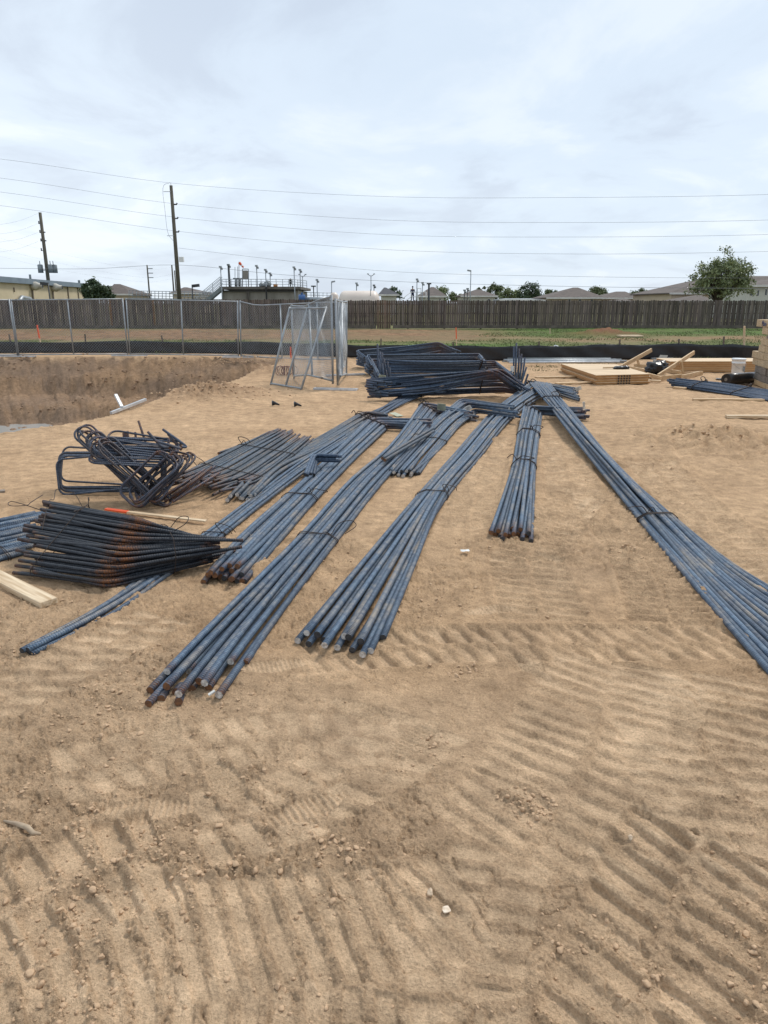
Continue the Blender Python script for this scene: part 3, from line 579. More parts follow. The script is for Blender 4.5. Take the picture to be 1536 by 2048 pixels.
def bundle(label, st, n, r, ties=(), mat='rebar', cap='cap_rust', seed=1, jit=0.25, ej=(0.1, 0.1), rust=(), name='rebar_bundle', cat='rebar bundle', group=None, m=7, tags=(), perm=0.0, sides=8, rend=0.05, slip=0.0, main=None, loops=2, twist=True):
    """st: stations (Lx,Ly,Lz,Rx,Ry,Rz): the two edges of the bundle in the photo and their heights"""
    rng = random.Random(seed)
    S = [(at(a, b, c), at(d, e, f)) for a, b, c, d, e, f, *_ in st]; K = len(S)
    org = (S[K // 2][0] + S[K // 2][1]) / 2; org = Vector((org.x, org.y, 0))
    root = thing(name, label, cat, org, group)
    order = list(range(n)); cps = [[] for _ in range(n)]
    J = [rng.uniform(-jit, jit) for _ in range(n)]; SL = [rng.uniform(-slip, slip) for _ in range(n)]
    cc_ = [(p + q) / 2 for p, q in S]; seg = max(range(K - 1), key=lambda k: (cc_[k + 1] - cc_[k]).length if main is None else (k == main)); mdir = (cc_[seg + 1] - cc_[seg]).normalized()
    key = sorted((i + rng.gauss(0, perm * n * 2.2), i) for i in range(n)); o1 = [0] * n
    for q_, (_, i) in enumerate(key): o1[i] = q_
    cum = [0.0]
    for k in range(K - 1): cum.append(cum[-1] + (cc_[k + 1] - cc_[k]).length)
    kt = int(round(ties[0])) if ties and 0 < ties[0] < K - 1 else K - 1
    qf = [((i * 0.618) % 1.0) for i in range(n)]
    for k, (Lp, Rp) in enumerate(S):
        W = (Rp - Lp).length; lat = (Rp - Lp).normalized()
        c0 = cc_[max(k - 1, 0)]; c1 = cc_[min(k + 1, K - 1)]
        tan = (c1 - c0).normalized(); nor = lat.cross(tan).normalized()
        if abs(nor.z) > 0.3:
            if nor.z < 0: nor = -nor
        elif nor.y < 0: nor = -nor
        Ly = max(1, math.ceil(n * 2 * r * 0.98 / max(W, 2 * r))); u_ = min(1.0, cum[k] / max(cum[kt], 1e-6))
        for i in range(n):
            pos = i * (1 - u_) + o1[i] * u_; ly = int(qf[i] * Ly); e = min(pos, n - 1 - pos); ly = min(ly, e)
            f = (pos + 0.5 + J[i] * 0.85 + rng.uniform(-jit, jit) * 0.12) / n
            cps[i].append(Lp + (Rp - Lp) * f + nor * ly * r * 1.72 + mdir * SL[i])
    curves = []; kidx = []
    for i in range(n):
        C = list(cps[i])
        d0 = (C[0] - C[1]).normalized(); C[0] = C[0] + d0 * rng.uniform(-ej[0], ej[0] * 0.6)
        d1 = (C[-1] - C[-2]).normalized(); C[-1] = C[-1] + d1 * rng.uniform(-ej[1], ej[1] * 0.6)
        for c in (C[0], C[-1]): c.z = max(c.z, r * 0.5)
        E = []; pos_ = []
        for k, c in enumerate(C):
            if len(st[k]) > 6 and 0 < k < K - 1:
                rb = st[k][6]; i_ = C[k - 1] - c; o_ = C[k + 1] - c; li = min(rb, i_.length * .45); lo = min(rb, o_.length * .45); i_.normalize(); o_.normalize()
                pa = c + i_ * li; pb = c + o_ * lo; pm = c * .5 + (pa + pb) * .25
                E += [c + i_ * (li * 1.9), pa, pm, pb, c + o_ * (lo * 1.9)]; pos_.append(len(E) - 3)
            else: E.append(c); pos_.append(len(E) - 1)
        mm_ = 4 if len(E) > 7 else m
        cv = catmull(E, mm_); kidx = [q * mm_ for q in pos_]
        P = np.array(cv); Ls = np.concatenate([[0], np.cumsum(np.linalg.norm(np.diff(P, axis=0), axis=1))])
        ru = np.clip(1 - Ls / rend, 0, 1) * 0.8 + np.clip(1 - (Ls[-1] - Ls) / rend, 0, 1) * 0.8 if rend else np.zeros(len(P))
        for ks, wd, am in rust: ru = ru + am * np.exp(-((Ls - Ls[int(np.interp(ks, range(K), kidx))]) / wd) ** 2)
        b = MB(); cp = cap if isinstance(cap, str) else rng.choice(cap)
        b.tube(cv, r * rng.uniform(0.94, 1.04), sides, uv=True, rust=list(ru), capmi=1)
        b.build('bar', [M[mat], M[cp]], root, smooth=True); curves.append(P)
    for tk in ties:
        k = min(int(np.interp(tk, range(K), kidx)), len(curves[0]) - 2); pts = np.array([c[k] for c in curves]); ctr = pts.mean(0)
        tn = np.mean([c[k + 1] - c[k] for c in curves], 0); tn /= np.linalg.norm(tn); up = np.array([0, 0, 1.0]); la = np.cross(tn, up); la /= np.linalg.norm(la); up = np.cross(la, tn)
        q = [((p - ctr).dot(la) + (r + 0.004) * math.cos(a), (p - ctr).dot(up) + (r + 0.004) * math.sin(a)) for p in pts for a in [j * PI / 4 for j in range(8)]]
        hl = hull(q); wb = MB(); wr = max(0.0028, 0.00055 * np.linalg.norm(ctr[:2]))
        for lp in range(loops):
            sh = rng.uniform(-0.03, 0.03); sk = rng.uniform(-0.25, 0.25)
            wb.tube([ctr + la * a * 1.02 + up * (b_ + 0.002) + tn * (sh + sk * a) for a, b_ in hl], wr, 5, closed=True)
        if twist:
            tp = max(hl, key=lambda p: p[1] + p[0] * rng.choice((-0.4, 0.4))); p0 = ctr + la * tp[0] + up * tp[1]; dr = np.array([rng.uniform(-1, 1), rng.uniform(-1, 1), rng.uniform(0.2, 0.9)])
            sz = 0.09 + 0.05 * rng.random()
            wb.tube(catmull([p0, p0 + dr * sz * 0.6 + np.array([0, 0, 0.02]), p0 + dr * sz + la * 0.05, p0 + dr * sz * 0.7 + la * 0.11, p0 + la * 0.10 + up * 0.01], 5), wr, 5)
            wb.tube(catmull([p0, p0 - dr * sz * 0.5 + up * 0.07, p0 - dr * sz * 1.1 + up * 0.05], 4), wr, 5)
        wb.build('tie_wire', M['wire'], root, smooth=True)
    for (px, py, z, w, h, mt, rot, lab) in tags:
        p = at(px, py, z); cx = Vector((math.cos(rot), -0.25, math.sin(rot))).normalized(); cy = Vector((-math.sin(rot), -0.5, math.cos(rot))).normalized()
        b = MB(); b.beam(p - cx * w / 2, p + cx * w / 2, 0.003, h, up=cy); o = b.build('paper_tag', M[mt], root)
        if lab: o['label'] = lab
        ib = MB()
        nn = cx.cross(cy).normalized()
        if nn.y > 0: nn = -nn
        for j in range(4):
            q = p + cy * h * (0.3 - j * 0.18) + nn * 0.004; ib.beam(q - cx * w * 0.38, q + cx * w * (0.05 + 0.3 * rng.random()), 0.001, h * 0.035, up=cy)
        ib.build('printed_lines', M['greymetal'], o, loc=None)
        # string
    return root, curves
def S2(*rows): return list(rows)
r11 = 0.0175
# front centre bundle with its far hooks
bundle('long blue rebar bundle tied once, pale splayed ends nearest the middle of the photo',
       S2((585, 1290, r11, 758, 1300, r11), (700, 1150, r11, 822, 1155, r11), (840, 985, .03, 890, 1000, .03), (911, 905, r11, 960, 915, r11), (985, 822, .05, 1030, 830, .05), (1064, 762, .20, 1100, 782, .06, .12), (1152, 776, .15, 1156, 800, .03)),
       15, r11, ties=(2.0, 4.6), cap=('cap_pale', 'cap_pale', 'cap_dark'), seed=3, perm=0.06, ej=(0.10, 0.10), rust=((5, 0.15, 0.4),), tags=((1157, 777, .17, .10, .08, 'paper', 0.4, None),), rend=0.0, slip=.05)
bundle('longest blue rebar bundle, rusty ends spread in the dirt nearest the camera',
       S2((300, 1375, r11, 462, 1378, r11), (402, 1270, r11, 531, 1275, r11), (602, 1072, .03, 668, 1088, .03), (702, 960, .03, 762, 968, .03), (778, 895, .06, 818, 905, .05), (842, 806, .22, 880, 830, .06, .12), (948, 827, .10, 952, 842, .03)),
       14, r11, ties=(2.0, 4.5), cap=('cap_rust', 'cap_rust', 'cap_rust', 'cap_pale'), seed=9, perm=0.07, jit=0.4, ej=(0.22, 0.10), rust=((5, 0.2, 0.7),), tags=((883, 814, .20, .12, .11, 'tagyellow', -0.1, 'yellowed tag tied at the bend'),), slip=.05)
bundle('blue rebar bundle with a stacked cluster of rusty cut ends beside the dark bent pile',
       S2((408, 1160, r11, 492, 1163, r11), (476, 1078, r11, 558, 1086, r11), (572, 992, .03, 628, 1004, .03), (668, 905, .03, 714, 914, .03), (735, 838, .14, 776, 856, .04, .10), (855, 843, .12, 860, 862, .03)),
       17, r11, ties=(2.0, 3.6), cap=('cap_rust', 'cap_rust', 'cap_dark'), seed=14, perm=0.04, ej=(0.12, 0.08), rust=((4, 0.15, 0.6),), slip=.04)
bundle('rebar bundle with grey-white ends between the rusty straight bars and the rust-ended bundles',
       S2((455, 998, r11, 515, 1003, r11), (522, 935, r11, 580, 945, r11), (628, 880, .03, 676, 893, .03), (724, 824, .18, 755, 842, .06, .10), (774, 827, .17, 780, 841, .08)),
       12, r11, ties=(2.4,), mat='rebar_worn', cap=('cap_pale',), seed=21, perm=0.05, ej=(0.12, 0.06), rust=((3, 0.2, 0.7),), rend=0, slip=.04)
bundle('thin half buried rebar bundle running from under the dark bent pile to the left foreground',
       S2((52, 1301, r11 * .1, 80, 1303, r11 * .1), (180, 1228, r11 * .3, 215, 1235, r11 * .3), (300, 1140, r11, 338, 1150, r11), (414, 1062, r11, 440, 1077, r11), (497, 1000, r11, 524, 1010, r11), (597, 925, .05, 624, 935, .04), (688, 868, .08, 708, 878, .05)),
       5, 0.0145, ties=(3.0,), cap=('cap_dark',), seed=25, perm=0.05, ej=(0.10, 0.1), rend=0)
bundle('four short dark hooked bar ends poking right across the third long bundle',
       S2((606, 950, .10, 630, 950, .06), (623, 909, .18, 634, 922, .12, .05), (680, 911, .17, 682, 923, .12)),
       4, r11, mat='rebar_far', cap='cap_dark', seed=26, ej=(.02, .05), rend=0)
bundle('short hooked rebar bundle with a white tag at its bend and pale lower ends',
       S2((772, 950, r11, 838, 950, r11), (815, 895, r11, 878, 902, r11), (872, 838, .08, 926, 846, .05), (920, 798, .24, 958, 825, .06, .13), (1030, 813, .21, 1034, 836, .09)),
       14, r11, ties=(1.3,), cap=('cap_pale', 'cap_dark'), seed=31, perm=0.03, ej=(0.08, 0.12), rust=((3, 0.15, 0.3),), tags=((937, 816, .20, .085, .075, 'paper', 0.5, None),), rend=0, slip=.04)
bundle('two loose crossing rebars lying diagonally over the middle bundles',
       S2((762, 915, .12, 772, 922, .12), (812, 885, .12, 820, 893, .12), (868, 852, .12, 876, 860, .12)), 2, r11, seed=33, ej=(.02, .3), rend=0, cap='cap_rust', mat='rebar_worn')
bundle('rebar bundle right of centre with three ties, hooks bent right under the diagonal bundle',
       S2((975, 1072, r11, 1065, 1078, r11), (1003, 1000, r11, 1068, 1005, r11), (1026, 932, .04, 1070, 938, .04), (1036, 870, .05, 1078, 872, .04), (1048, 812, .19, 1084, 828, .06, .10), (1172, 819, .13, 1175, 838, .03)),
       16, r11, ties=(2.0, 3.0, 3.8), cap=('cap_rust', 'cap_dark', 'cap_rust'), seed=37, perm=0.04, ej=(0.10, 0.10), rust=((4, 0.1, 0.2),), tags=((1168, 812, .24, .035, .14, 'paper', 0.15, 'thin white strip tag'),), slip=.04)
bundle('very long straight rebar bundle running diagonally off the right edge',
       S2((1056, 762, .20, 1102, 768, .20), (1127, 850, .12, 1170, 855, .14), (1203, 945, .06, 1249, 950, .07), (1284, 1048, .03, 1343, 1030, .04), (1400, 1190, r11, 1470, 1130, r11), (1530, 1345, r11, 1640, 1230, r11), (1900, 1760, r11, 2080, 1480, r11)),
       15, r11, ties=(0.5, 3.0), seed=41, perm=0.05, ej=(0.15, 0.1), m=9, rend=0, loops=4)
bundle('slim bent rebar bundle lying just in front of the big rear stack',
       S2((738, 826, r11, 770, 832, r11), (790, 796, .03, 815, 806, .03), (836, 772, .12, 856, 790, .03, .08), (912, 775, .11, 918, 790, .03)),
       8, r11, ties=(1.2,), mat='rebar_far', cap='cap_dark', jit=.9, perm=.1, seed=44, ej=(0.1, 0.1), rend=0, slip=.05)
# rear stack
g = 'hooked rebar bundles stacked behind the middle'
KW = dict(mat='rebar_far', cap='cap_dark', jit=0.5, rend=0, group=g, perm=.012, slip=.05)
bundle('front bundle of the rear rebar stack, yellow tag and dark hook ends at both sides',
       S2((766, 764, .34, 762, 797, .04), (724, 759, .34, 738, 795, .05, .10), (860, 749, .44, 880, 789, .05), (1000, 738, .54, 1010, 784, .06, .10), (1042, 772, .26, 1050, 790, .05)),
       20, r11, ties=(2.3,), seed=50, ej=(0.25, 0.18), rust=((1, 0.12, .5), (3, 0.3, 0.7)), tags=((765, 756, .36, .13, .12, 'tagyellow', -0.05, 'yellowed tag on the left hook'),), main=1, **KW)
bundle('loose diagonal bars leaning across the front of the rear rebar stack',
       S2((770, 768, .26, 772, 794, .08), (860, 757, .38, 870, 783, .16), (985, 741, .54, 992, 752, .44, .10), (1036, 778, .2, 1026, 776, .2)),
       7, r11, seed=51, ej=(0.3, 0.2), rust=((2, .3, .7),), main=1, **KW)
bundle('second bundle of the big rear rebar stack, behind the front one',
       S2((760, 752, .25, 756, 772, .03), (744, 718, .46, 744, 762, .03, .08), (860, 722, .45, 870, 760, .03), (992, 720, .48, 992, 757, .04, .09), (1026, 750, .30, 1030, 772, .04)),
       18, r11, ties=(2.3,), seed=52, ej=(0.2, 0.15), rust=((1, 0.1, .5), (3, 0.2, 0.6)), main=1, **KW)
bundle('third bundle of the big rear rebar stack, right-angle bends at its right end',
       S2((742, 728, .28, 744, 750, .03), (733, 708, .48, 732, 742, .03, .08), (860, 707, .48, 870, 742, .03), (958, 706, .49, 958, 742, .03, .07), (970, 724, .38, 972, 752, .03)),
       17, r11, seed=54, ej=(0.15, 0.15), rust=((3, 0.15, 0.6),), main=1, **KW)
bundle('rearmost bundle of the big rebar stack, peaked at its right end',
       S2((734, 714, .33, 736, 735, .03), (715, 699, .48, 714, 730, .03, .08), (800, 692, .53, 800, 728, .06), (878, 683, .67, 885, 712, .25, .09), (912, 700, .46, 914, 715, .25)),
       17, r11, seed=56, ej=(0.15, 0.15), rust=((3, 0.3, 0.6),), main=1, **KW)
# upright hook legs of two more bundles
def uprights(label, pts, seed, lean=(0.0, 0.0)):
    rng = random.Random(seed); c = at(pts[0][0], pts[0][1]); c = Vector((c.x, c.y, 0)); root = thing('rebar_bundle', label, 'rebar bundle', c)
    for (bx, by, bz, tx, ty) in pts:
        a = at(bx, by, bz); tpt = atd(tx, ty, a.y + rng.uniform(-.05, .05)); b = MB(); b.tube([a + (a - tpt) * 0.05, (a + tpt) / 2, tpt], r11 * 1.05, 8, uv=True, rust=[0, 0, 0.3], capmi=1); b.build('bar', [M['rebar_far'], M['cap_dark']], root, smooth=True)
    return root
uprights('cluster of upright dark bar ends at the left side of the rear stack', [(757, 757, .1, 755, 688), (763, 750, .15, 760, 703), (768, 754, .12, 764, 705), (773, 757, .1, 768, 718), (778, 758, .1, 775, 723), (762, 765, .08, 758, 720), (769, 768, .06, 764, 727), (775, 768, .06, 772, 740), (781, 764, .1, 779, 735), (757, 770, .05, 754, 745)], 3)
uprights('cluster of upright and leaning bar ends at the right side of the rear stack', [(1031, 755, .15, 1033, 686), (1027, 758, .12, 1028, 693), (1037, 757, .12, 1038, 697), (1034, 762, .1, 1039, 712), (1041, 757, .12, 1043, 708), (1038, 767, .1, 1044, 725), (1043, 768, .08, 1050, 715), (1031, 772, .06, 1034, 745), (1040, 775, .06, 1053, 734), (1046, 778, .05, 1056, 748), (1028, 770, .05, 1022, 742), (1044, 780, .05, 1054, 763), (1036, 783, .05, 1048, 770), (1030, 780, .05, 1040, 760)], 4)
b = MB(); p = at(1024, 738, .34); b.beam(p - Vector((.03, 0, 0)), p + Vector((.04, 0, 0)), .003, .12); tag(b.build('paper_tag', M['paper'], loc=p), 'small white paper tag hanging among the upright bars of the rear stack', 'tag')
# straight rusty bars left of centre
bundle('pile of straight thin bars with rusty ends in the left middle of the photo',
       S2((352, 955, .13, 470, 985, .02), (400, 932, .14, 520, 965, .02), (470, 897, .13, 575, 925, .02), (540, 866, .10, 628, 882, .02)),
       46, 0.0125, ties=(1.0, 2.3), mat='rebar_worn', cap=('cap_rust', 'cap_rust', 'cap_dark'), seed=60, jit=0.4, perm=0.02, ej=(0.30, 0.20), m=6, rend=0.35, loops=1)
bundle('far left pile of straight thin bars lying behind the rusty-ended pile',
       S2((440, 905, .08, 480, 915, .02), (500, 882, .08, 545, 890, .02), (552, 860, .06, 590, 868, .02)),
       12, 0.0125, mat='rebar_worn', cap='cap_rust', seed=61, jit=0.6, ej=(0.3, 0.2), m=5)
# dark V-bent pile, lower left
bundle('dark V-bent rebar pile with rust-orange bends at the lower left',
       S2((86, 1005, .30, 42, 1150, .03), (280, 1040, .31, 212, 1174, .03, .08), (406, 1086, .13, 440, 1117, .03)),
       50, 0.0118, ties=(0.13, 1.85), mat='rebar_dark', cap='cap_dark', seed=66, jit=2.2, perm=0.02, ej=(0.14, 0.25), m=8, rust=((1, 0.075, 1.2),), rend=0.03, loops=1, slip=.035, main=0)
# blue bars on the left edge
bundle('bright blue ribbed bar bundle cut off by the left edge, behind the dark pile',
       S2((-260, 1110, .13, -260, 1190, .02), (-100, 1062, .14, -100, 1150, .02), (92, 1018, .15, 60, 1105, .02)),
       20, 0.016, ties=(1.5,), mat='rebar', cap='cap_dark', seed=68, jit=0.4, ej=(.1, .12), rend=0)
# right far bundle
bundle('long straight rebar bundle at the right edge in front of the black plastic roll',
       S2((1342, 760, .12, 1346, 772, .02), (1440, 768, .12, 1440, 786, .02), (1540, 780, .12, 1540, 802, .02), (1700, 800, .12, 1700, 828, .02)),
       22, 0.0165, ties=(0.7, 1.5), mat='rebar_far', cap='cap_dark', seed=70, jit=.4, ej=(.15, .1), rend=0, loops=1)
# bar ends poking out of the dirt in front of the longest bundle
for k, (a, b2_, lab) in enumerate([((322, 1398), (334, 1378), 'blue stub of bar poking from dirt, front left of the stubs'), ((357, 1404), (362, 1392), 'short rust-faced bar stub nearest the camera'), ((384, 1378), (396, 1360), 'rust-faced bar stub, rightmost of the stubs'), ((352, 1384), (362, 1372), 'small rust-faced bar stub in the middle of the stubs')]):
    m = MB(); p0 = at(*a, r11 * 0.7); p1 = at(*b2_, -0.005); m.tube([p0, p1, p1 + (p1 - p0) * 0.5 - Vector((0, 0, .01))], r11, 10, uv=True, rust=[0.7, 0.2, 0.1], capmi=1)
    tag(m.build('rebar_stub', [M['rebar'], M['cap_rust']], loc=p0, smooth=True), lab, 'rebar stub')
# ---- stirrups
def rloop(w, h, rc=0.065, hook=0.0, n=5):
    P = []
    for cx, cy, a0 in ((w / 2 - rc, h / 2 - rc, 0), (-w / 2 + rc, h / 2 - rc, 90), (-w / 2 + rc, -h / 2 + rc, 180), (w / 2 - rc, -h / 2 + rc, 270)):
        for k in range(n + 1): a = R(a0 + 90 * k / n); P.append((cx + rc * math.cos(a), cy + rc * math.sin(a)))
    return P
def stirrups(label, n, c, w, h, spread, ax, ay, rust, seed, r=0.0092, open_=False, an=(0.12, 0.1)):
    """loops w x h whose plane is spanned by ax, ay; neighbours shifted by spread"""
    rng = random.Random(seed); c = Vector(c); root = thing('stirrup_bundle', label, 'stirrups', Vector((c.x, c.y, 0)))
    for k in range(n):
        X = Vector(ax).normalized(); Y = Vector(ay); Y = (Y - X * Y.dot(X)).normalized(); Z = X.cross(Y)
        q = Quaternion(Z, rng.gauss(0, an[0])) @ Quaternion(X, rng.gauss(0, an[1])); X = q @ X; Y = q @ Y
        o = c + Vector(spread) * (k - (n - 1) / 2) + Vector((rng.gauss(0, .012), rng.gauss(0, .012), 0))
        P = rloop(w * rng.uniform(.95, 1.05), h)
        pts = [o + X * a + Y * b_ for a, b_ in P]
        if open_: pts = pts[: int(len(pts) * 0.80)]; pts = [pts[0] - (pts[1] - pts[0]).normalized() * 0 + (-Y) * h * 0.45] + pts
        low = min(p.z for p in pts)
        if low < r: pts = [p + Vector((0, 0, r - low)) for p in pts]
        m = MB(); ru = [min(1, rust * (0.25 + 0.9 * max(0, math.sin(i * 0.55 + k * 0.1)))) for i in range(len(pts))]
        m.tube(pts, r, 7, closed=not open_, uv=True, rust=ru, capmi=1); m.build('stirrup', [M['rebar_stir'], M['cap_rust']], root, smooth=True)
    return root
def pxv(dx_, dy_, Y=0.0, s=1.0): return Vector((dx_ * s, Y, -dy_ * s))
stirrups('rounded rebar loops standing on edge at the left end of the stirrup heap', 7, atd(225, 946, 6.3), 0.88, 0.31, (0.010, -0.045, 0.003), (1, 0.12, -0.03), (-0.12, 0.25, 1), 0.2, 5, an=(0.05, 0.08))
stirrups('long narrow rebar loops sloping from upper left to lower right in the stirrup heap', 13, atd(248, 934, 5.95), 0.74, 0.15, (0.024, -0.022, -0.010), (-0.55, 0.10, 0.50), (0.25, 0.8, 0.35), 0.55, 6, an=(0.10, 0.35))
stirrups('rusty-cornered rebar loops rising to the right from the bottom of the stirrup heap', 10, atd(318, 955, 5.8), 0.48, 0.24, (0.018, 0.020, 0.0), (0.42, 0.22, 0.40), (-0.5, 0.7, 0.10), 1.0, 8, an=(0.16, 0.25))
stirrups('open hooked bars lying flat on top of the stirrup heap', 14, atd(275, 900, 6.05), 0.62, 0.16, (0.004, 0.020, 0.009), (1, 0.25, -0.10), (-0.1, 1, 0.30), 0.5, 7, open_=True, an=(0.14, 0.08))
def loose(label, pts, mat='rebar_stir', r=0.0115, seed=1, name='loose_bars', cat='loose rebar'):
    rng = random.Random(seed); c = at(pts[0][0][0], pts[0][0][1]); root = thing(name, label, cat, Vector((c.x, c.y, 0)))
    for p in pts:
        P = [atd(a, b_, Y) for a, b_, Y in p]; P = [Vector((q.x, q.y, max(q.z, r))) for q in P]
        cv = catmull(P, 5) if len(P) > 2 else [P[0], P[1]]
        m = MB(); m.tube(cv, r, 7, uv=True, rust=[0.8 if k in (0, len(cv) - 1) else 0.15 for k in range(len(cv))], capmi=1); m.build('bar', [M[mat], M['cap_rust']], root, smooth=True)
    return root
loose('dark crossed loose bars fanning between the stirrup heap and the rusty pile', [((430, 932, 6.15), (350, 1000, 5.85)), ((424, 934, 6.1), (338, 1002, 5.8)), ((418, 938, 6.1), (330, 1003, 5.75)), ((410, 938, 6.2), (322, 1000, 5.85)), ((428, 936, 6.2), (362, 972, 6.0)), ((402, 944, 6.1), (310, 1004, 5.7)), ((440, 945, 5.95), (345, 1004, 5.62)), ((300, 985, 6.1), (420, 945, 6.5)), ((270, 975, 6.3), (400, 960, 6.4))])
loose('bent bar ends rising at the right top of the stirrup heap', [((296, 864, 6.2), (324, 893, 6.1), (340, 896, 6.0)), ((326, 859, 6.3), (368, 889, 6.2), (372, 893, 6.2), (362, 894, 6.1)), ((336, 868, 6.3), (356, 892, 6.2)), ((311, 882, 6.0), (345, 892, 6.0), (363, 898, 5.95)), ((338, 877, 6.2), (336, 896, 6.2))], seed=2)
loose('thin bar stubs sticking straight up behind the stirrup heap', [((277, 842, 6.9), (291, 885, 6.8)), ((270, 864, 6.8), (273, 884, 6.8)), ((250, 863, 6.8), (252, 884, 6.8)), ((255, 862, 6.8), (257, 884, 6.8)), ((247, 866, 6.8), (249, 886, 6.8))], seed=3)
# curly leftover tie wires
def wirecurl(label, pts, r=0.003):
    P = catmull([at(*p) for p in pts], 8); m = MB(); m.tube(P, r, 5); return tag(m.build('tie_wire', M['wire'], loc=P[0], smooth=True), label, 'wire')
wirecurl('curly loose tie wire looping above the left edge bars', [(85, 990, .2), (60, 1006, .22), (55, 1010, .22), (25, 1012, .22), (16, 1008, .22), (22, 1003, .22), (48, 1009, .22), (80, 1020, .2), (98, 1028, .18)])
wirecurl('rusty tie wire arching from the stirrup heap down to the dark pile', [(165, 1014, .02), (145, 985, .05), (118, 978, .06), (108, 998, .12), (96, 1008, .3), (84, 1060, .22)])
# ------------------------------------------------------------------ boards and stakes
def board(label, a, b_, w, h, mat='pine', name='board', cat='board', za=None, zb=None, group=None, roll=0):
    A = at(a[0], a[1], h / 2 if za is None else za); B = at(b_[0], b_[1], h / 2 if zb is None else zb)
    return tag(plank(name, A, B, w, h, M[mat], roll=roll), label, cat, group)
board('pine two-by-four offcut lying at the left edge below the dark pile', (-22, 1146), (98, 1206), 0.10, 0.036, 'pinepale')
st = thing('survey_stake', 'pale wooden stake with orange-painted tip lying behind the dark pile', 'stake', at(310, 1030))
plank('shaft', at(256, 1024, .02), at(412, 1042, .02), 0.035, 0.012, M['pinepale'], st); plank('painted_tip', at(212, 1018, .022), at(256, 1024, .02), 0.04, 0.014, M['orange'], st)
board('long thin pine strip on the dirt, upper of the two strips at the right edge', (1386, 799), (1560, 800), 0.09, 0.035)
board('short pine strip on the dirt at the right edge, nearer of the two strips', (1452, 833), (1570, 833), 0.09, 0.04, 'pinepale')
board('little pine block under the end of the right edge rebar bundle', (1347, 775), (1372, 777), 0.09, 0.04)
board('pine block under the front of the big rebar stack', (985, 783), (1008, 785), 0.09, 0.04)
board('flat board sticking out left behind the form panel stack', (1072, 755), (1150, 753), 0.14, 0.03)
board('flat board sticking out left in front of the form panel stack', (1112, 767), (1200, 764), 0.12, 0.03)
board('flat board sticking out right of the form panel stack', (1290, 761), (1322, 762), 0.15, 0.03)
board('narrow grey board lying at the left edge on bare dirt', (-20, 985), (10, 982), 0.07, 0.02, 'timbergrey')
board('yellowish flat scrap lying beyond the silt fence', (1238, 672), (1282, 672), 0.8, 0.08, 'pinepale', name='plywood_scrap', cat='scrap')
# form panel stack
def panelstack(label, corners, z0, n, th, edge='plyedge', ridged=True, name='plywood_form', group=None, gap=0.012, labs=None):
    out = []
    for k in range(n):
        z = z0 + k * (th + gap); root = thing(name, labs[k] if labs else label, 'plywood form', Vector((corners[0].x, corners[0].y, 0)), group)
        rng = random.Random(k); j = Vector((rng.uniform(-.02, .02), rng.uniform(-.02, .02), 0))
        q = [c + j for c in corners]; m = MB()
        lo = [Vector((p.x, p.y, z)) for p in q]; hi = [Vector((p.x, p.y, z + th)) for p in q]
        m.add(lo + hi, [(3, 2, 1, 0), (4, 5, 6, 7), (0, 1, 5, 4), (1, 2, 6, 5), (2, 3, 7, 6), (3, 0, 4, 7)]); m.build('frame', M[edge], root)
        s = MB(); ct = sum(q, Vector()) / 4; lo = [ct + (p - ct) * 1.012 for p in q]
        a = [Vector((p.x, p.y, z + th + .001)) for p in lo]; b_ = [Vector((p.x, p.y, z + th + .011)) for p in lo]
        s.add(a + b_, [(3, 2, 1, 0), (4, 5, 6, 7), (0, 1, 5, 4), (1, 2, 6, 5), (2, 3, 7, 6), (3, 0, 4, 7)]); s.build('plywood_face', M['ply'], root); out.append(root)
    return out
nl, nr_ = at(1192, 770), at(1298, 767); fl = at(1122, 744); fr = nr_ + (fl - nl) * 0.85 + Vector((.1, 0, 0))
ords = ['bottom', 'second lowest', 'second highest', 'top']
ps = panelstack('', [nl, nr_, fr, fl], 0.0, 4, 0.038, labs=['pine form panel with black marks, %s of the stack by the black bag' % o for o in ords])
dv = (nr_ - nl).normalized(); nv_ = Vector((dv.y, -dv.x, 0))
for k, root in enumerate(ps):
    m = MB(); z = k * 0.05 + 0.019
    for j in range(5):
        p = nl + dv * ((nr_ - nl).length * (0.40 + 0.052 * j)) + nv_ * 0.026; p.z = z; m.beam(p + Vector((-.008, 0, .015)), p + Vector((.008, 0, -.015)), 0.006, 0.026, up=(1, 0, 0))
    m.build('black_mark', M['black'], root)
tb = thing('tool_belt', 'dark tool belt with a hammer lying on the top form panel', 'tool belt', at(1240, 740, .2))
import bmesh
def blob(name, pts, mat, parent=None, seed=0, noise=0.15, sub=2, loc=None):
    """merged soft lumps: each (centre, (rx, ry, rz))"""
    import mathutils
    bm = bmesh.new(); off = Vector(parent['_o']) if parent is not None else (Vector(loc) if loc is not None else Vector((0, 0, 0)))
    for c, s in pts:
        r = bmesh.ops.create_icosphere(bm, subdivisions=sub + 1, radius=1.0)
        for v in r['verts']:
            n = mathutils.noise.noise(v.co * 2.3 + Vector((seed, seed, 0))) * noise + mathutils.noise.noise(v.co * 6.1 + Vector((seed, 0, 0))) * noise * 0.5
            v.co = Vector((v.co.x * s[0], v.co.y * s[1], v.co.z * s[2])) * (1 + n) + Vector(c) - off
    me = D.meshes.new(name); bm.to_mesh(me); bm.free(); me.materials.append(mat)
    for p in me.polygons: p.use_smooth = True
    o = D.objects.new(name, me); COL.objects.link(o)
    if parent is not None: o.parent = parent
    elif loc is not None: o.location = off
    return o
p = at(1240, 738, .20); blob('pouches', [(p + Vector((0, 0, .03)), (.13, .09, .035)), (p + Vector((.13, .02, .03)), (.08, .07, .04)), (p + Vector((-.1, -.02, .02)), (.07, .05, .02))], M['poly'], tb, 3, 0.5)
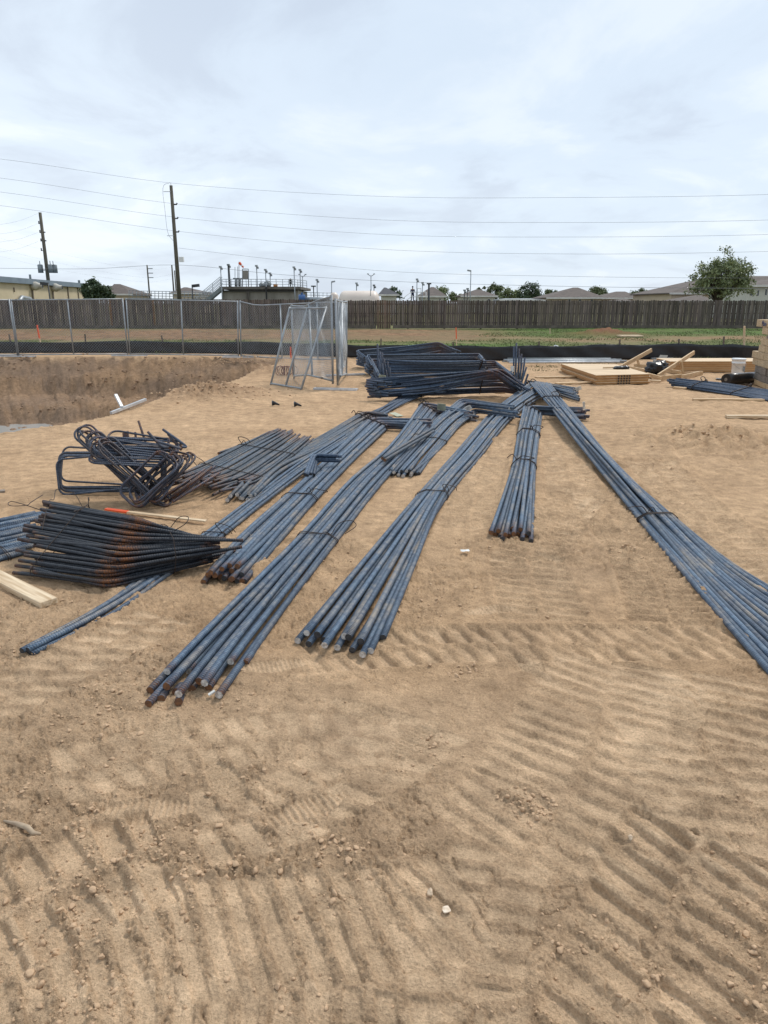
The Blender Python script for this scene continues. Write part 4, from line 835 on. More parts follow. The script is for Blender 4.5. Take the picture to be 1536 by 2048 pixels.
plank('hammer_handle', p + Vector((-.38, .02, .025)), p + Vector((-.13, .02, .03)), .03, .025, M['pine'], tb)
# braces and black bag
def brace(label, a, b_, Ya, Yb, post, base):
    A = atd(*a, Ya); B = atd(*b_, Yb); root = thing('timber_brace', label, 'brace', Vector((A.x, A.y, 0)))
    plank('diagonal_board', A, B, .04, .09, M['pine'], root)
    P0 = at(*post[0]); P1 = atd(post[1][0], post[1][1], P0.y); plank('post', P0, P1, .09, .04, M['pine'], root, roll=0)
    for k, (c, d) in enumerate(base):
        plank('base_board', at(*c, .045), at(*d, .045), .04, .09, M['pine'], root)
brace('raised diagonal pine brace behind the form panel stack', (1240, 735), (1303, 700), 16.9, 17.6, ((1279, 735), (1274, 716)), [((1250, 734), (1290, 742)), ((1268, 731), (1300, 733))])
brace('diagonal pine brace with post right of the black bag', (1316, 752), (1388, 705), 16.2, 17.6, ((1367, 753), (1362, 722)), [((1294, 749), (1322, 757)), ((1320, 756), (1364, 752)), ((1334, 741), (1362, 746)), ((1364, 754), (1400, 746)), ((1368, 748), (1405, 746))])
p = at(1312, 748); blob('black_bag', [(p + Vector((0, 0, .14)), (.25, .18, .15)), (p + Vector((.13, .04, .2)), (.14, .13, .12)), (p + Vector((-.14, -.02, .09)), (.13, .14, .09))], M['poly'], None, 7, 0.45, loc=Vector((p.x, p.y, 0)))
tag(D.objects['black_bag'], 'crumpled black plastic bag between the form panels and the brace', 'bag')
# panels behind
a = at(1340, 748 - 4); b_ = at(1530, 744); q = [Vector((a.x, a.y, 0)), Vector((b_.x + .3, a.y, 0)), Vector((b_.x + .3, a.y + 1.1, 0)), Vector((a.x + .05, a.y + 1.1, 0))]
ords = ['bottom', 'second', 'third', 'fourth', 'top']
panelstack('', q, 0.0, 5, 0.040, labs=['brown-edged form panel, %s of the stack behind the white bucket' % o for o in ords])
# bucket
p = at(1474, 749); bk = thing('bucket', 'white plastic bucket standing behind the black plastic roll', 'bucket', Vector((p.x, p.y, 0))); hb = 0.37
def lathe(prof, c, n=24):
    m = MB(); c = Vector(c); K = len(prof)
    vs_ = [c + Vector((r * math.cos(2 * PI * i / n), r * math.sin(2 * PI * i / n), z)) for r, z in prof for i in range(n)]
    m.add(vs_, [(k * n + i, k * n + (i + 1) % n, (k + 1) * n + (i + 1) % n, (k + 1) * n + i) for k in range(K - 1) for i in range(n)]); return m
lathe([(0.001, .0), (.128, .0), (.130, .01), (.142, .26), (.152, .262), (.152, .275), (.145, .28), (.147, .335), (.156, .337), (.158, .365), (.150, .372), (.142, .365), (.138, .3), (.125, .03), (.001, .028)], bk['_o']).build('body', M['white'], bk, smooth=True)
lathe([(0.001, .376), (.150, .374), (.160, .371), (.161, .35), (.159, .345)], Vector(bk['_o']) + Vector((0, 0, .002))).build('lid', M['white'], bk, smooth=True)
m = MB(); c0 = Vector(bk['_o']); m.tube([c0 + Vector((.158 * math.cos(a_), -.158 * abs(math.sin(a_)) - .004, .27 - .13 * math.sin(a_) ** 2)) for a_ in [R(x_) for x_ in range(0, 181, 12)]], .004, 5); m.build('handle', M['galv'], bk)
m = MB(); m.box(c0.x + .05, c0.x + .10, c0.y - .150, c0.y - .142, .08, .20); m.build('printed_mark', M['greymetal'], bk)
# roll of plastic
a = at(1452, 761 - 2, .115); b_ = a + Vector((.95, .55, 0)); m = MB(); m.tube([a, a + (b_ - a) * .3, a + (b_ - a) * .7, b_], [.115, .118, .112, .115], 24)
rl = thing('plastic_roll', 'roll of black plastic sheeting lying in front of the white bucket', 'plastic roll', Vector((a.x, a.y, 0))); m.build('sheeting', M['poly'], rl, smooth=True)
m = MB(); d_ = (a - b_).normalized(); m.tube([a - d_ * .01, a + d_ * .006], .035, 14); m.build('core', M['timbergrey'], rl)
m = MB(); f0 = at(1432, 757, .01); m.beam(f0, f0 + Vector((.28, -.1, 0)), .25, .004); m.build('loose_flap', M['poly'], rl)
# cribbed timber stack
L0 = at(1506, 768); d1 = (at(1540, 781) - L0); d1.z = 0; d1.normalize(); bk_ = Vector((-d1.y, d1.x, 0)); 
if bk_.x < 0: bk_ = -bk_
layers = [(0.00, .095, -0.0, 'pine'), (.10, .135, -.05, 'timbergrey'), (.24, .14, -.10, 'timbergrey'), (.385, .135, -.30, 'timber'), (.525, .135, -.35, 'timber'), (.665, .135, -.0, 'timber'), (.805, .14, 0.1, 'timber'), (.95, .06, .5, 'timbergrey'), (1.015, .135, .05, 'timber'), (1.155, .14, -.35, 'timber')]
wl = ['bottom', 'second', 'third', 'fourth', 'fifth', 'sixth', 'seventh', 'eighth', 'ninth', 'top']
for li, (z, hgt, off, mt) in enumerate(layers):
    k = 0; s = off
    rng = random.Random(li)
    while s < 2.1:
        ln = rng.uniform(.38, .5)
        a = L0 + d1 * (s + 0.003); b_ = L0 + d1 * (s + ln - 0.004); c_ = Vector((0, 0, z + hgt / 2)); j = bk_ * (.45 + rng.uniform(-.01, .02))
        o = plank('timber_block', a + j + c_, b_ + j + c_, .9, hgt, M[mt]); tag(o, 'sawn timber block in the %s layer of the tall stack at the right edge' % wl[li], 'timber', 'timber blocks stacked at the right edge'); s += ln; k += 1
top = L0 + d1 * .35 + bk_ * .2 + Vector((0, 0, 1.297))
cs = thing('tool_case', 'rounded orange power tool case on top of the tall timber stack', 'tool case', top)
blob('case', [(top + Vector((.25, 0, .075)), (.30, .14, .075)), (top + Vector((.0, 0, .05)), (.12, .08, .05))], M['orange'], cs, 3, .1); 
m = MB(); m.tube([top + Vector((.12, -.02, .13)), top + Vector((.16, -.02, .19)), top + Vector((.34, -.02, .19)), top + Vector((.38, -.02, .13))], .015, 7); m.build('handle', M['black'], cs, smooth=True)
tx = D.curves.new('lettering', 'FONT'); tx.body = 'Mave'; tx.size = .15; tx.extrude = .002
me = D.meshes.new('t'); to = D.objects.new('lettering', tx); COL.objects.link(to)
topblk = [o for o in D.objects if o.get('label', '').startswith('sawn timber block in the top')]
tb0 = topblk[min(1, len(topblk) - 1)]
to.parent = tb0; to.matrix_parent_inverse = Matrix(); 
bpy.context.view_layer.update()
fd = -bk_; lx = d1
bpy.context.view_layer.update()
wp = L0 + d1 * (-.0 + .05) + fd * .004 + Vector((0, 0, 1.175)); mat_w = Matrix((( lx.x, 0, fd.x, wp.x), (lx.y, 0, fd.y, wp.y), (0, 1, 0, wp.z), (0, 0, 0, 1)))
to.matrix_basis = tb0.matrix_world.inverted() @ mat_w
tx.materials.append(M['ink'])
bpy.context.view_layer.update()
lm = D.meshes.new_from_object(to.evaluated_get(bpy.context.evaluated_depsgraph_get())); lo_ = D.objects.new('lettering', lm); COL.objects.link(lo_); lo_.parent = tb0; lo_.matrix_basis = to.matrix_basis.copy(); D.objects.remove(to); lo_.name = 'lettering'
# tall survey stakes and others
def stake(label, base, toppx, w=.03, mat='pinepale', flag=None, fl=0.12, tilt=0.0, name='survey_stake'):
    A = at(*base); B = atd(toppx[0], toppx[1], A.y); root = thing(name, label, 'stake', A); C_ = B - (B - A).normalized() * fl if flag else B
    plank('shaft', A, C_, w, w * .5, M[mat], root)
    if flag: plank('painted_tip', C_, B, w * 1.15, w * .6, M[flag], root)
    return root
stake('tall bare wooden stake rising behind the white bucket', (1487, 724), (1489, 652), .07)
stake('thin stake with orange tip standing behind the rearmost rebar bundle', (914, 712), (912, 655), .045, flag='orange', fl=.35)
stake('wooden stake with faded orange ribbon behind the leftmost fence panel', (84, 704), (74, 650), .055, flag='orange', fl=.45)
stake('short stake with bright orange ribbon seen through the leaning fence panels', (582, 722), (581, 694), .06, flag='orange', fl=.32)
stake('little pale stake in the grass verge left of the red spoil', (1100, 668), (1100, 657), .09)
stake('short grey stake between the bags and the far panels', (1347, 714), (1350, 699), .06, mat='timbergrey')
# ------------------------------------------------------------------ silt fence
def silt():
    base = [(-500, 704), (0, 706), (250, 706), (480, 708), (620, 712), (730, 716), (860, 720), (960, 722), (1080, 722), (1200, 721), (1340, 719), (1440, 722), (1520, 728), (1800, 736)]
    topy = [684, 684, 683, 684, 686, 690, 692, 692, 692, 690, 688, 689, 691, 696]
    B = [at(*p) for p in base]; T = [atd(p[0], ty, b_.y) for p, ty, b_ in zip(base, topy, B)]
    root = thing('silt_fence', 'low black fabric silt fence crossing the whole site before the grass verge', 'silt fence', B[6])
    Bc = catmull(B, 12); Tc = catmull(T, 12); m = MB(); vs_ = []; rows = 7
    for i, (b_, t_) in enumerate(zip(Bc, Tc)):
        for j in range(rows):
            f = j / (rows - 1); p = b_ * (1 - f) + t_ * f; sg = .02 * math.sin(i * 1.1 + j * .7) * math.sin(f * 3) + .012 * math.sin(i * 2.7 + j)
            vs_.append((p[0], p[1] + sg, p[2] - (0.02 * math.sin(i * .45) if j == rows - 1 else 0)))
    n = len(Bc); m.add(vs_, [(i * rows + j, (i + 1) * rows + j, (i + 1) * rows + j + 1, i * rows + j + 1) for i in range(n - 1) for j in range(rows - 1)]); o = m.build('fabric', M['silt'], root, smooth=True)
    sm = o.modifiers.new('thickness', 'SOLIDIFY'); sm.thickness = 0.006
    for px, ty in ((18, 668), (170, 668), (323, 671), (472, 677), (762, 677), (906, 684), (1078, 683), (1240, 679), (1358, 678), (1448, 673)):
        k = min(range(n), key=lambda i: abs(Tc[i][0] / Tc[i][1] - ray(px, 690).x / ray(px, 690).y)); b_ = Vector(Bc[k]) + Vector((0, .05, 0)); t_ = atd(px, ty, b_.y)
        m = MB(); m.beam((b_.x, b_.y, -.1), (t_.x, b_.y, t_.z), .04, .04); m.build('stake', M['fencepost'], root)
silt()
# weeds at the silt fence and grass in the verge
def weeds(name, label, cat, regions, mat, seed, hgt, wid):
    rng = np.random.default_rng(seed); V = []; Fc = []
    for px, py, w, k, hm in regions:
        c = at(px, py)
        for _ in range(k):
            x = c.x + rng.normal(0, w); y = c.y + rng.normal(0, w * .5); h_ = hgt * hm * rng.uniform(.4, 1); a = rng.uniform(0, PI); dx_ = math.cos(a) * wid; dy_ = math.sin(a) * wid; lx_, ly_ = rng.normal(0, h_ * .35, 2); o = len(V)
            V += [(x - dx_, y - dy_, 0), (x + dx_, y + dy_, 0), (x + lx_, y + ly_, h_)]; Fc.append((o, o + 1, o + 2))
    me = D.meshes.new(name); me.from_pydata(V, [], Fc); me.materials.append(mat); o = D.objects.new(name, me); COL.objects.link(o); tag(o, label, cat, kind='stuff'); return o
weeds('weeds', 'scattered green weeds along the foot of the silt fence', 'weeds', [(1296, 716, .35, 260, 1.4), (1400, 722, .5, 200, .8), (1150, 726, .6, 120, .4), (705, 712, .25, 160, 1.5), (520, 706, .5, 160, 1.2), (340, 706, .5, 120, .8), (230, 704, .5, 120, 1.0), (1095, 735, .4, 90, .35), (1380, 726, .5, 90, .5), (1090, 742, .3, 60, .35)], M['grassblade'], 3, .2, .012)
rng_ = np.random.default_rng(8); V = []; Fc = []
n_ = 42000; gx = rng_.uniform(-32, 34, n_); gy = rng_.uniform(26.5, 49.6, n_); gm = (fbm(gx, gy, .35, 4, 67) < 0.05) & ~((gy > 34.5) & (gx < 5)); gx = gx[gm]; gy = gy[gm]; gzz = H(gx, gy)[0] + sst(26, 48, gy) * fbm(gx, gy, 0.12, 3, 12) * 0.10
n_ = len(gx); a_ = rng_.uniform(0, PI, n_); hh_ = rng_.uniform(.02, .07, n_); w_ = .03
P0 = np.stack([gx - np.cos(a_) * w_, gy - np.sin(a_) * w_, gzz - .01], 1); P1 = np.stack([gx + np.cos(a_) * w_, gy + np.sin(a_) * w_, gzz - .01], 1); P2 = np.stack([gx + rng_.normal(0, .04, n_), gy + rng_.normal(0, .04, n_), gzz + hh_], 1)
VV = np.stack([P0, P1, P2], 1).reshape(-1, 3); me = D.meshes.new('grass'); me.vertices.add(len(VV)); me.vertices.foreach_set('co', VV.ravel()); me.loops.add(len(VV)); me.loops.foreach_set('vertex_index', np.arange(len(VV))); me.polygons.add(n_); me.polygons.foreach_set('loop_start', np.arange(n_) * 3); me.update(calc_edges=True); me.materials.append(M['grassblade'])
o = D.objects.new('grass', me); COL.objects.link(o); tag(o, 'short patchy grass on the verge before the board fence', 'grass', kind='stuff')
# ------------------------------------------------------------------ board fence
def boardfence():
    Y = 50.0; root = thing('wooden_fence', 'long weathered brown board fence across the back of the site', 'fence', (0, Y, 0)); rng = random.Random(5)
    m = MB(); m2 = MB(); single = []; mn = MB(); x = -36.0
    zt = lambda x_: 1.90 if x_ < -3 else 1.84
    newa = atd(753, 600, Y).x; newb = atd(780, 600, Y).x; o1 = atd(218, 620, Y).x; o2 = atd(306, 620, Y).x
    while x < 38:
        w = .138; t = rng.uniform(.62, 1.35); m.t = (t, t * rng.uniform(.95, 1.03), t * rng.uniform(.92, 1.05)); z1 = zt(x) + rng.uniform(-.03, .03); yo = rng.uniform(-.012, .012) + (0.02 if int(x / .15) % 2 else 0)
        tgt = m if x < newa else m2; z0 = .22
        if newa < x < newb: tgt = mn; z0 = .02; z1 += .01
        elif abs(x - o1) < .10 or abs(x - o2) < .10: tgt = MB(); single.append(tgt)
        mb = tgt; mb.t = m.t
        v = [(x, Y + yo, z0), (x + w, Y + yo, z0), (x + w, Y + yo, z1 - .04), (x + w - .03, Y + yo, z1), (x + .03, Y + yo, z1), (x, Y + yo, z1 - .04)]; v += [(a_, b_ + .016, c_) for a_, b_, c_ in v]
        mb.add(v, [(0, 1, 2, 3, 4, 5), (11, 10, 9, 8, 7, 6), (0, 6, 7, 1), (1, 7, 8, 2), (2, 8, 9, 3), (3, 9, 10, 4), (4, 10, 11, 5), (5, 11, 6, 0)]); x += .15 + rng.uniform(-.004, .006)
    m.build('picket_row', M['fence'], root); m2.build('picket_row', M['fence'], root)
    for q_ in single: q_.build('picket', M['fenceorange'], root)['label'] = 'lighter orange-brown picket'
    
    mn.build('gate_boards', simple('brown_boards', (0.165, 0.115, 0.08), (0.10, 0.07, 0.05), 2, .9, attr=True), root)['label'] = 'browner full-height boards'
    m = MB(); 
    for z in (.4, 1.0, 1.6): m.box(-36, 38, Y + .04, Y + .08, z - .045, z + .045)
    m.build('rails', M['fencepost'], root); m = MB(); m.box(-36, newa - .03, Y - .02, Y + .01 - .025 + .02, .02, .235); m.box(newb + .2, 38, Y - .03, Y - .012, .04, .24); m.build('kickboard', M['fencepost'], root)
    for k in range(30):
        m = MB(); xx = -35 + k * 2.44; m.box(xx - .05, xx + .05, Y + .085, Y + .185, 0, 1.8); m.build('post', M['fencepost'], root)
boardfence()
# ------------------------------------------------------------------ chain link
def lerp3(P, u):
    P = [Vector(p) for p in P]
    if len(P) == 1: return P[0]
    s = u * (len(P) - 1); k = min(int(s), len(P) - 2); return P[k].lerp(P[k + 1], s - k)
def chain_panel(label, bot, top, posts=(0, 1), mids=(0.5,), sp=0.085, wr=0.0026, r=0.021, feet=(), group=None, ext=0.0, mesh=True, jig=0.0):
    root = thing('chain_link_fence', label, 'chain link fence', Vector(bot[0]), group); rng = random.Random(len(label))
    W = sum((Vector(bot[i + 1]) - Vector(bot[i])).length for i in range(len(bot) - 1)); Hh = (Vector(top[0]) - Vector(bot[0])).length
    P = lambda u, v: lerp3(bot, u).lerp(lerp3(top, u), v)
    f = MB(); f.tube([lerp3(bot, k / 12) for k in range(13)] if len(bot) > 2 else [Vector(b_) for b_ in bot], r * .9, 7); f.tube([lerp3(top, k / 12) for k in range(13)] if len(top) > 2 else [Vector(b_) for b_ in top], r * .9, 7)
    f.build('rails', M['galv'], root, smooth=True)
    for u in list(posts) + list(mids):
        q = MB(); a = P(u, 0); b_ = P(u, 1); d_ = (b_ - a).normalized(); q.tube([a - d_ * (ext if u in posts else 0), a.lerp(b_, .5), b_ + d_ * (.03 if u in posts else 0)], r, 8); q.build('post', M['galv'], root, smooth=True)
    if mesh:
        w = MB(); nseg = 7
        for sgn in (1, -1):
            k = -Hh if sgn > 0 else 0
            k = math.floor(k / sp) * sp
            while k < (W if sgn > 0 else W + Hh):
                # line: s = k + sgn*t
                t0, t1 = 0.0, Hh
                if sgn > 0: t0 = max(0, -k); t1 = min(Hh, W - k)
                else: t0 = max(0, k - W); t1 = min(Hh, k)
                if t1 - t0 > .03:
                    pts = [];
                    for i in range(nseg + 1):
                        t = t0 + (t1 - t0) * i / nseg; s = k + sgn * t; p = P(min(max(s / W, 0), 1), t / Hh)
                        if jig: p = p + Vector((math.sin(t * 9 + k) * jig, math.cos(t * 7 + k * 3) * jig, 0))
                        pts.append(p)
                    w.tube(pts, wr, 3)
                k += sp
        w.build('chain_mesh', M['galvwire'], root)
    for a, b_ in feet:
        q = MB(); a = Vector(a); b_ = Vector(b_); sd_ = (b_ - a).normalized().cross(Vector((0, 0, 1))) * .07
        for s_ in (-1, 1): q.beam(a + sd_ * s_, b_ + sd_ * s_, .035, .03)
        q.beam(a - sd_ * 1.2, a + sd_ * 1.2, .035, .03); q.beam(b_ - sd_ * 1.2, b_ + sd_ * 1.2, .035, .03); q.build('foot', M['alu'], root)
    return root
Yc = at(258, 710).y
def vert(px0, py0, px1, py1): a = at(px0, py0, .06); return a, atd(px1, py1, a.y)
X = [(-185, 712, -205, 598), (35, 709.5, 18, 600), (37.5, 709.5, 22, 600), (256, 708, 245, 598), (260, 708, 252, 598), (477, 711, 475, 603), (482, 711, 480, 603)]
V_ = [vert(*q) for q in X]
def flatfoot(p, dx_=.55): return (Vector((p.x - dx_, p.y - .02, .02)), Vector((p.x + dx_, p.y - .12, .02)))
gl = 'chain link panels lined along the far side of the pit'
chain_panel('chain link panel cut off by the left edge of the photo, beyond the pit', [V_[0][0], V_[1][0]], [V_[0][1], V_[1][1]], group=gl, ext=.05)
chain_panel('straight chain link panel beyond the pit, second from the left edge', [V_[2][0], V_[3][0]], [V_[2][1], V_[3][1]], feet=[flatfoot(V_[2][0])], group=gl, ext=.05)
chain_panel('straight chain link panel beyond the pit, just left of the panel with the dented top', [V_[4][0], V_[5][0]], [V_[4][1], V_[5][1]], feet=[flatfoot(V_[4][0])], group=gl, ext=.05)
b3 = at(700, 716, .06)
tl = V_[6][1]
chain_panel('chain link panel with a dented drooping top rail, running behind the leaning panel', [V_[6][0], at(517, 714, .06), at(560, 716, .06), at(603, 718, .06), at(647, 719, .06), at(690, 716, .06)], [tl, atd(513, 611, V_[6][0].y - .1), atd(556, 609, V_[6][0].y - .3), atd(601, 607, V_[6][0].y - .5), atd(645, 605, V_[6][0].y - .5), atd(690, 604, at(690, 716, .06).y)], feet=[flatfoot(V_[6][0])], mids=(.42, .75), ext=.05)
# leaning panel in front
BL, BR = at(542, 767, .03), at(603, 777, .03); dirn = (BR - BL)
TL = atd(579, 617, BL.y + .45); TR = atd(652, 616, BR.y + .75)
chain_panel('narrow chain link panel leaning back beside the pit, its bottom rail on the dirt', [BL, BR], [TL, TR], sp=.075, wr=.0026, ext=.06, jig=.006)
# big upright panel with twisted rails, from behind to the front foot
F0 = at(669, 772, .05); A0 = at(588, 752, .05)
chain_panel('upright chain link panel with bent top and bottom rails, standing on a bright metal foot', [A0, at(615, 750, .22), at(643, 756, .25), F0 + Vector((-.03, 0, .1))], [atd(583, 612, A0.y), atd(609, 613, A0.y - .3), atd(636, 600, A0.y - .7), atd(663, 593, F0.y)], posts=(0, 1), mids=(.45,), sp=.075, wr=.0026, jig=.008, ext=.06,
            feet=[(at(630, 777, .02), at(713, 779, .02))])
G0 = at(693, 748, .04)
chain_panel('chain link panel seen edge-on beside the rear rebar stack', [F0 + Vector((.06, .05, .05)), at(681, 752, .28), G0], [atd(671, 600, F0.y), atd(681, 603, (F0.y + G0.y) / 2), atd(693, 604, G0.y)], sp=.13, wr=.0014, jig=.02, mids=(.6,), feet=[(at(655, 751, .02), at(728, 748, .02))], ext=.04)
chain_panel('folded chain link panel standing close behind the edge-on panel', [at(676, 745, .05), at(692, 728, .05)], [atd(677, 601, at(676, 745, .05).y), atd(690, 607, at(692, 728, .05).y)], sp=.13, wr=.0014, jig=.03, mids=(.35, .7), ext=.04)
# fallen T of bright pipe at the pit edge
ft = thing('metal_stand', 'bright metal fence foot lying on its side at the edge of the pit', 'metal stand', at(240, 820))
m = MB(); a = at(222, 826, .03); b_ = at(291, 799, .10); m.beam(a, b_, .038, .038); m.build('base_bar', M['alu'], ft)
m = MB(); c_ = a.lerp(b_, .30) + Vector((0, 0, .03)); m.beam(c_, atd(231, 789, c_.y + .1), .045, .03); m.build('upright_bar', M['alu'], ft)
# small black cones
def cone(label, px, py):
    p = at(px, py); root = thing('plastic_cone', label, 'plastic cone', Vector((p.x, p.y, 0))); m = MB(); m.tube([p + Vector((-.04, 0, .04)), p + Vector((.015, 0, .034)), p + Vector((.075, -.02, .014))], [.042, .022, .011], 12); m.build('body', M['black'], root, smooth=True)
    m = MB(); m.tube([p + Vector((-.046, 0, .04)), p + Vector((-.038, 0, .04))], .045, 12); m.build('rim', M['greymetal'], root)
cone('small black plastic cone on bare dirt, left one of the pair by the fence', 550, 811); cone('small black plastic cone on bare dirt, right one of the pair by the fence', 594, 813)
m = MB(); p = at(930, 1103, .012); m.add([p + Vector((.032 * math.cos(a_ * .7), .026 * math.sin(a_ * .7), .008 + .004 * math.sin(a_ * 2))) for a_ in range(9)] + [p + Vector((0, 0, .012))], [(i, (i + 1) % 9, 9) for i in range(9)])
tag(m.build('paper_scrap', M['paper'], loc=p), 'small round scrap of white paper on the dirt right of the front bundle', 'paper scrap')
m = MB(); p = at(1408, 1192, .008); m.beam(p, p + Vector((.02, .01, .008)), .014, .004); tag(m.build('paper_scrap', M['paper'], loc=p), 'tiny white scrap beside the long diagonal bundle', 'paper scrap')
m = MB(); p = at(417, 1390, .012); m.beam(p, p + Vector((.025, .014, .012)), .014, .006); tag(m.build('paper_scrap', M['paper'], loc=p), 'tiny white scrap in front of the nearest bar stubs', 'paper scrap')
m = MB(); p = at(795, 829, .03); m.beam(p + Vector((-.08, .05, .02)), p + Vector((.04, -.1, -.01)), .12, .004); tag(m.build('tag_card', M['tagyellow'], loc=p), 'yellowish tag card lying on dirt between two bundle bends', 'tag')
# rolled wire scrap seen through the panel
p = at(572, 752); m = MB(); rng = random.Random(2)
for k in range(9): cc = p + Vector((rng.uniform(-.15, .15), rng.uniform(-.1, .1), .12)); ax_ = rng.uniform(0, PI); m.tube([cc + Vector((.14 * math.cos(a_) * math.cos(ax_), .14 * math.cos(a_) * math.sin(ax_), .11 * math.sin(a_))) for a_ in [j * PI / 6 for j in range(12)]], .008, 5, closed=True)
tag(m.build('wire_coil', simple('rusty_wire', (.20, .07, .04), None, 9, .8), loc=p, smooth=True), 'rusty red coil of wire behind the leaning fence panel', 'wire coil')
# ------------------------------------------------------------------ pipes by the silt fence
pg = 'grey fence pipes piled before the silt fence'
for k in range(13):
    rng = random.Random(k); row, colm = divmod(k, 5); a = at(1008 + rng.uniform(-8, 24), 725 - colm * 1.9 + rng.uniform(-.5, .5), .03 + row * .062); b_ = at(1246 + rng.uniform(-30, 10), 724 - colm * 1.9 + rng.uniform(-.8, .8), .03 + row * .062)
    m = MB(); m.tube([a, b_], .024, 8); tag(m.build('fence_pipe', M[('galv', 'greymetal', 'alu', 'galvwire')[k % 4]], loc=a, smooth=True), 'long grey pipe in the flat pile in front of the silt fence', 'pipe', pg)
fr_ = thing('ladder_stand', 'small grey ladder-like metal stand propped on the pipe pile', 'metal stand', at(1110, 722)); Yp = at(1110, 721).y
for a, b_ in (((1094, 713), (1110, 691)), ((1101, 713), (1117, 695)), ((1110, 691), (1120, 695)), ((1094, 713), (1104, 714)), ((1107, 701), (1125, 714)), ((1105, 706), (1119, 716))):
    m = MB(); m.tube([atd(*a, Yp), atd(*b_, Yp)], .022, 7); m.build('bar', M['alu'], fr_, smooth=True)
for k, (a, b_) in enumerate((((1326, 714), (1330, 696)), ((1331, 714), (1334, 695)), ((1335, 714), (1338, 693)))):
    Yq = at(1330, 716).y; m = MB(); m.beam(atd(*a, Yq), atd(*b_, Yq), .05, .05); tag(m.build('metal_bracket', M['galv'], loc=atd(*a, Yq)), 'upright grey metal bar beyond the black bag, %s of three' % ('left', 'middle', 'right')[k], 'metal bar')
for k, (a, b_, l) in enumerate((((1303, 717), (1352, 716), 'rear'), ((1308, 722), (1340, 719), 'front'))): 
    m = MB(); m.beam(at(*a, .04), at(*b_, .04), .07, .05); tag(m.build('metal_rail', M['galv'], loc=at(*a)), 'pale metal rail lying beyond the black bag, %s one' % l, 'metal rail')
for k, (a, b_) in enumerate((((1312, 730), (1330, 722)), ((1320, 728), (1328, 711)))):
    m = MB(); m.beam(at(*a, .08), atd(b_[0], b_[1], at(*a, .08).y + .2), .20, .03); tag(m.build('concrete_slab', M['concrete'], loc=at(*a)), ('low' if k == 0 else 'tilted') + ' grey slab fragment right behind the black bag', 'slab')
# ------------------------------------------------------------------ background
def tubes(root, name, mat, segs, r, n=6):
    m = MB()
    for s in segs: m.tube([Vector(p) for p in s], r, n)
    return m.build(name, M[mat], root, smooth=True)
# cream building at the left
A = atd(0, 553, 71.0); B = atd(172, 568, 98.0); dirb = Vector((B.x - A.x, B.y - A.y, 0)).normalized(); A0_ = A - dirb * 22; 
bl = thing('cream_building', 'cream walled utility building with blue-grey roof edge and two round vents', 'building', Vector((A.x, A.y, 0)))
hA = atd(0, 565, 71.0).z; hB = atd(172, 576, 98.0).z; perp = Vector((-dirb.y, dirb.x, 0))
if perp.x > 0: perp = -perp
za = hA - (hB - hA) / 27.1 * 22
m = MB(); v = [Vector((A0_.x, A0_.y, 0)), Vector((B.x, B.y, 0))]; v += [p + perp * 9 for p in reversed(v)]; hz = [za, hB, hB, za]
m.add(v + [Vector((p.x, p.y, h_)) for p, h_ in zip(v, hz)], [(0, 1, 5, 4), (1, 2, 6, 5), (2, 3, 7, 6), (3, 0, 4, 7), (4, 5, 6, 7)]); m.build('wall', M['stucco'], bl)
m = MB(); o_ = -perp * .35; v2 = [Vector((A0_.x, A0_.y, za)) + o_, Vector((B.x, B.y, hB)) + o_ + dirb * .5, Vector((B.x, B.y, hB)) + perp * 9.3 + dirb * .5, Vector((A0_.x, A0_.y, za)) + perp * 9.3]
m.add([p + Vector((0, 0, .01)) for p in v2] + [p + Vector((0, 0, A.z - hA)) for p in v2], [(3, 2, 1, 0), (4, 5, 6, 7), (0, 1, 5, 4), (1, 2, 6, 5), (2, 3, 7, 6), (3, 0, 4, 7)]); m.build('roof', M['roofmetal'], bl)
def onwall(px, py, out=0.0):
    d_ = ray(px, py); n_ = -perp; t = (Vector((A.x, A.y, 0)) + n_ * out - Vector((0, 0, CH))).dot(n_) / d_.dot(n_); return Vector((0, 0, CH)) + d_ * t
for px, py, s in ((66, 572, 1.0), (107, 575, 1.0)):
    p = onwall(px - 4, py); n_ = -perp; vent = MB(); vent.tube([p, p + n_ * .3, p + n_ * .55, p + n_ * .8, p + n_ * .9, p + n_ * .91, p + n_ * 1.15], [.36, .44, .44, .31, .27, .24, .25], 16); vo = vent.build('vent', M['duct'], bl, smooth=True)
    g_ = MB(); g_.tube([p + n_ * 1.14, p + n_ * 1.162], .20, 16); g_.build('grille', M['black'], vo, loc=Vector(bl['_o']))
    m = MB(); m.beam(p + Vector((0, 0, -.4)) + n_ * .08, Vector((p.x, p.y, .3)) + n_ * .08, .22, .12, up=n_); m.build('downpipe', M['timbergrey'], bl)
for a, b_ in (((155, 571), (159, 600)), ((135, 573), (137, 600)), ((28, 575), (30, 584))):
    p = onwall(*a, .08); q = onwall(*b_, .08); m = MB(); m.beam(p, Vector((p.x, p.y, q.z)), .10, .08); m.build('conduit', M['timbergrey'], bl)
m = MB(); p = onwall(44, 598, .3); m.tube([p + dirb * -1.5 + Vector((0, 0, -.6)), p + Vector((0, 0, .15)), p + dirb * 2.2], .22, 10); m.build('hood', M['galv'], bl, smooth=True)
m = MB(); p = onwall(60, 551, -1.0); m.tube([Vector((p.x, p.y, hA - .2)), Vector((p.x, p.y, p.z + .1))], .12, 8); m.build('roof_pipe', M['greymetal'], bl)
m = MB(); p = onwall(158, 562, -1.0); m.tube([Vector((p.x, p.y, hB - .2)), Vector((p.x, p.y, p.z + .1))], .15, 8); m.build('roof_pipe', M['greymetal'], bl)
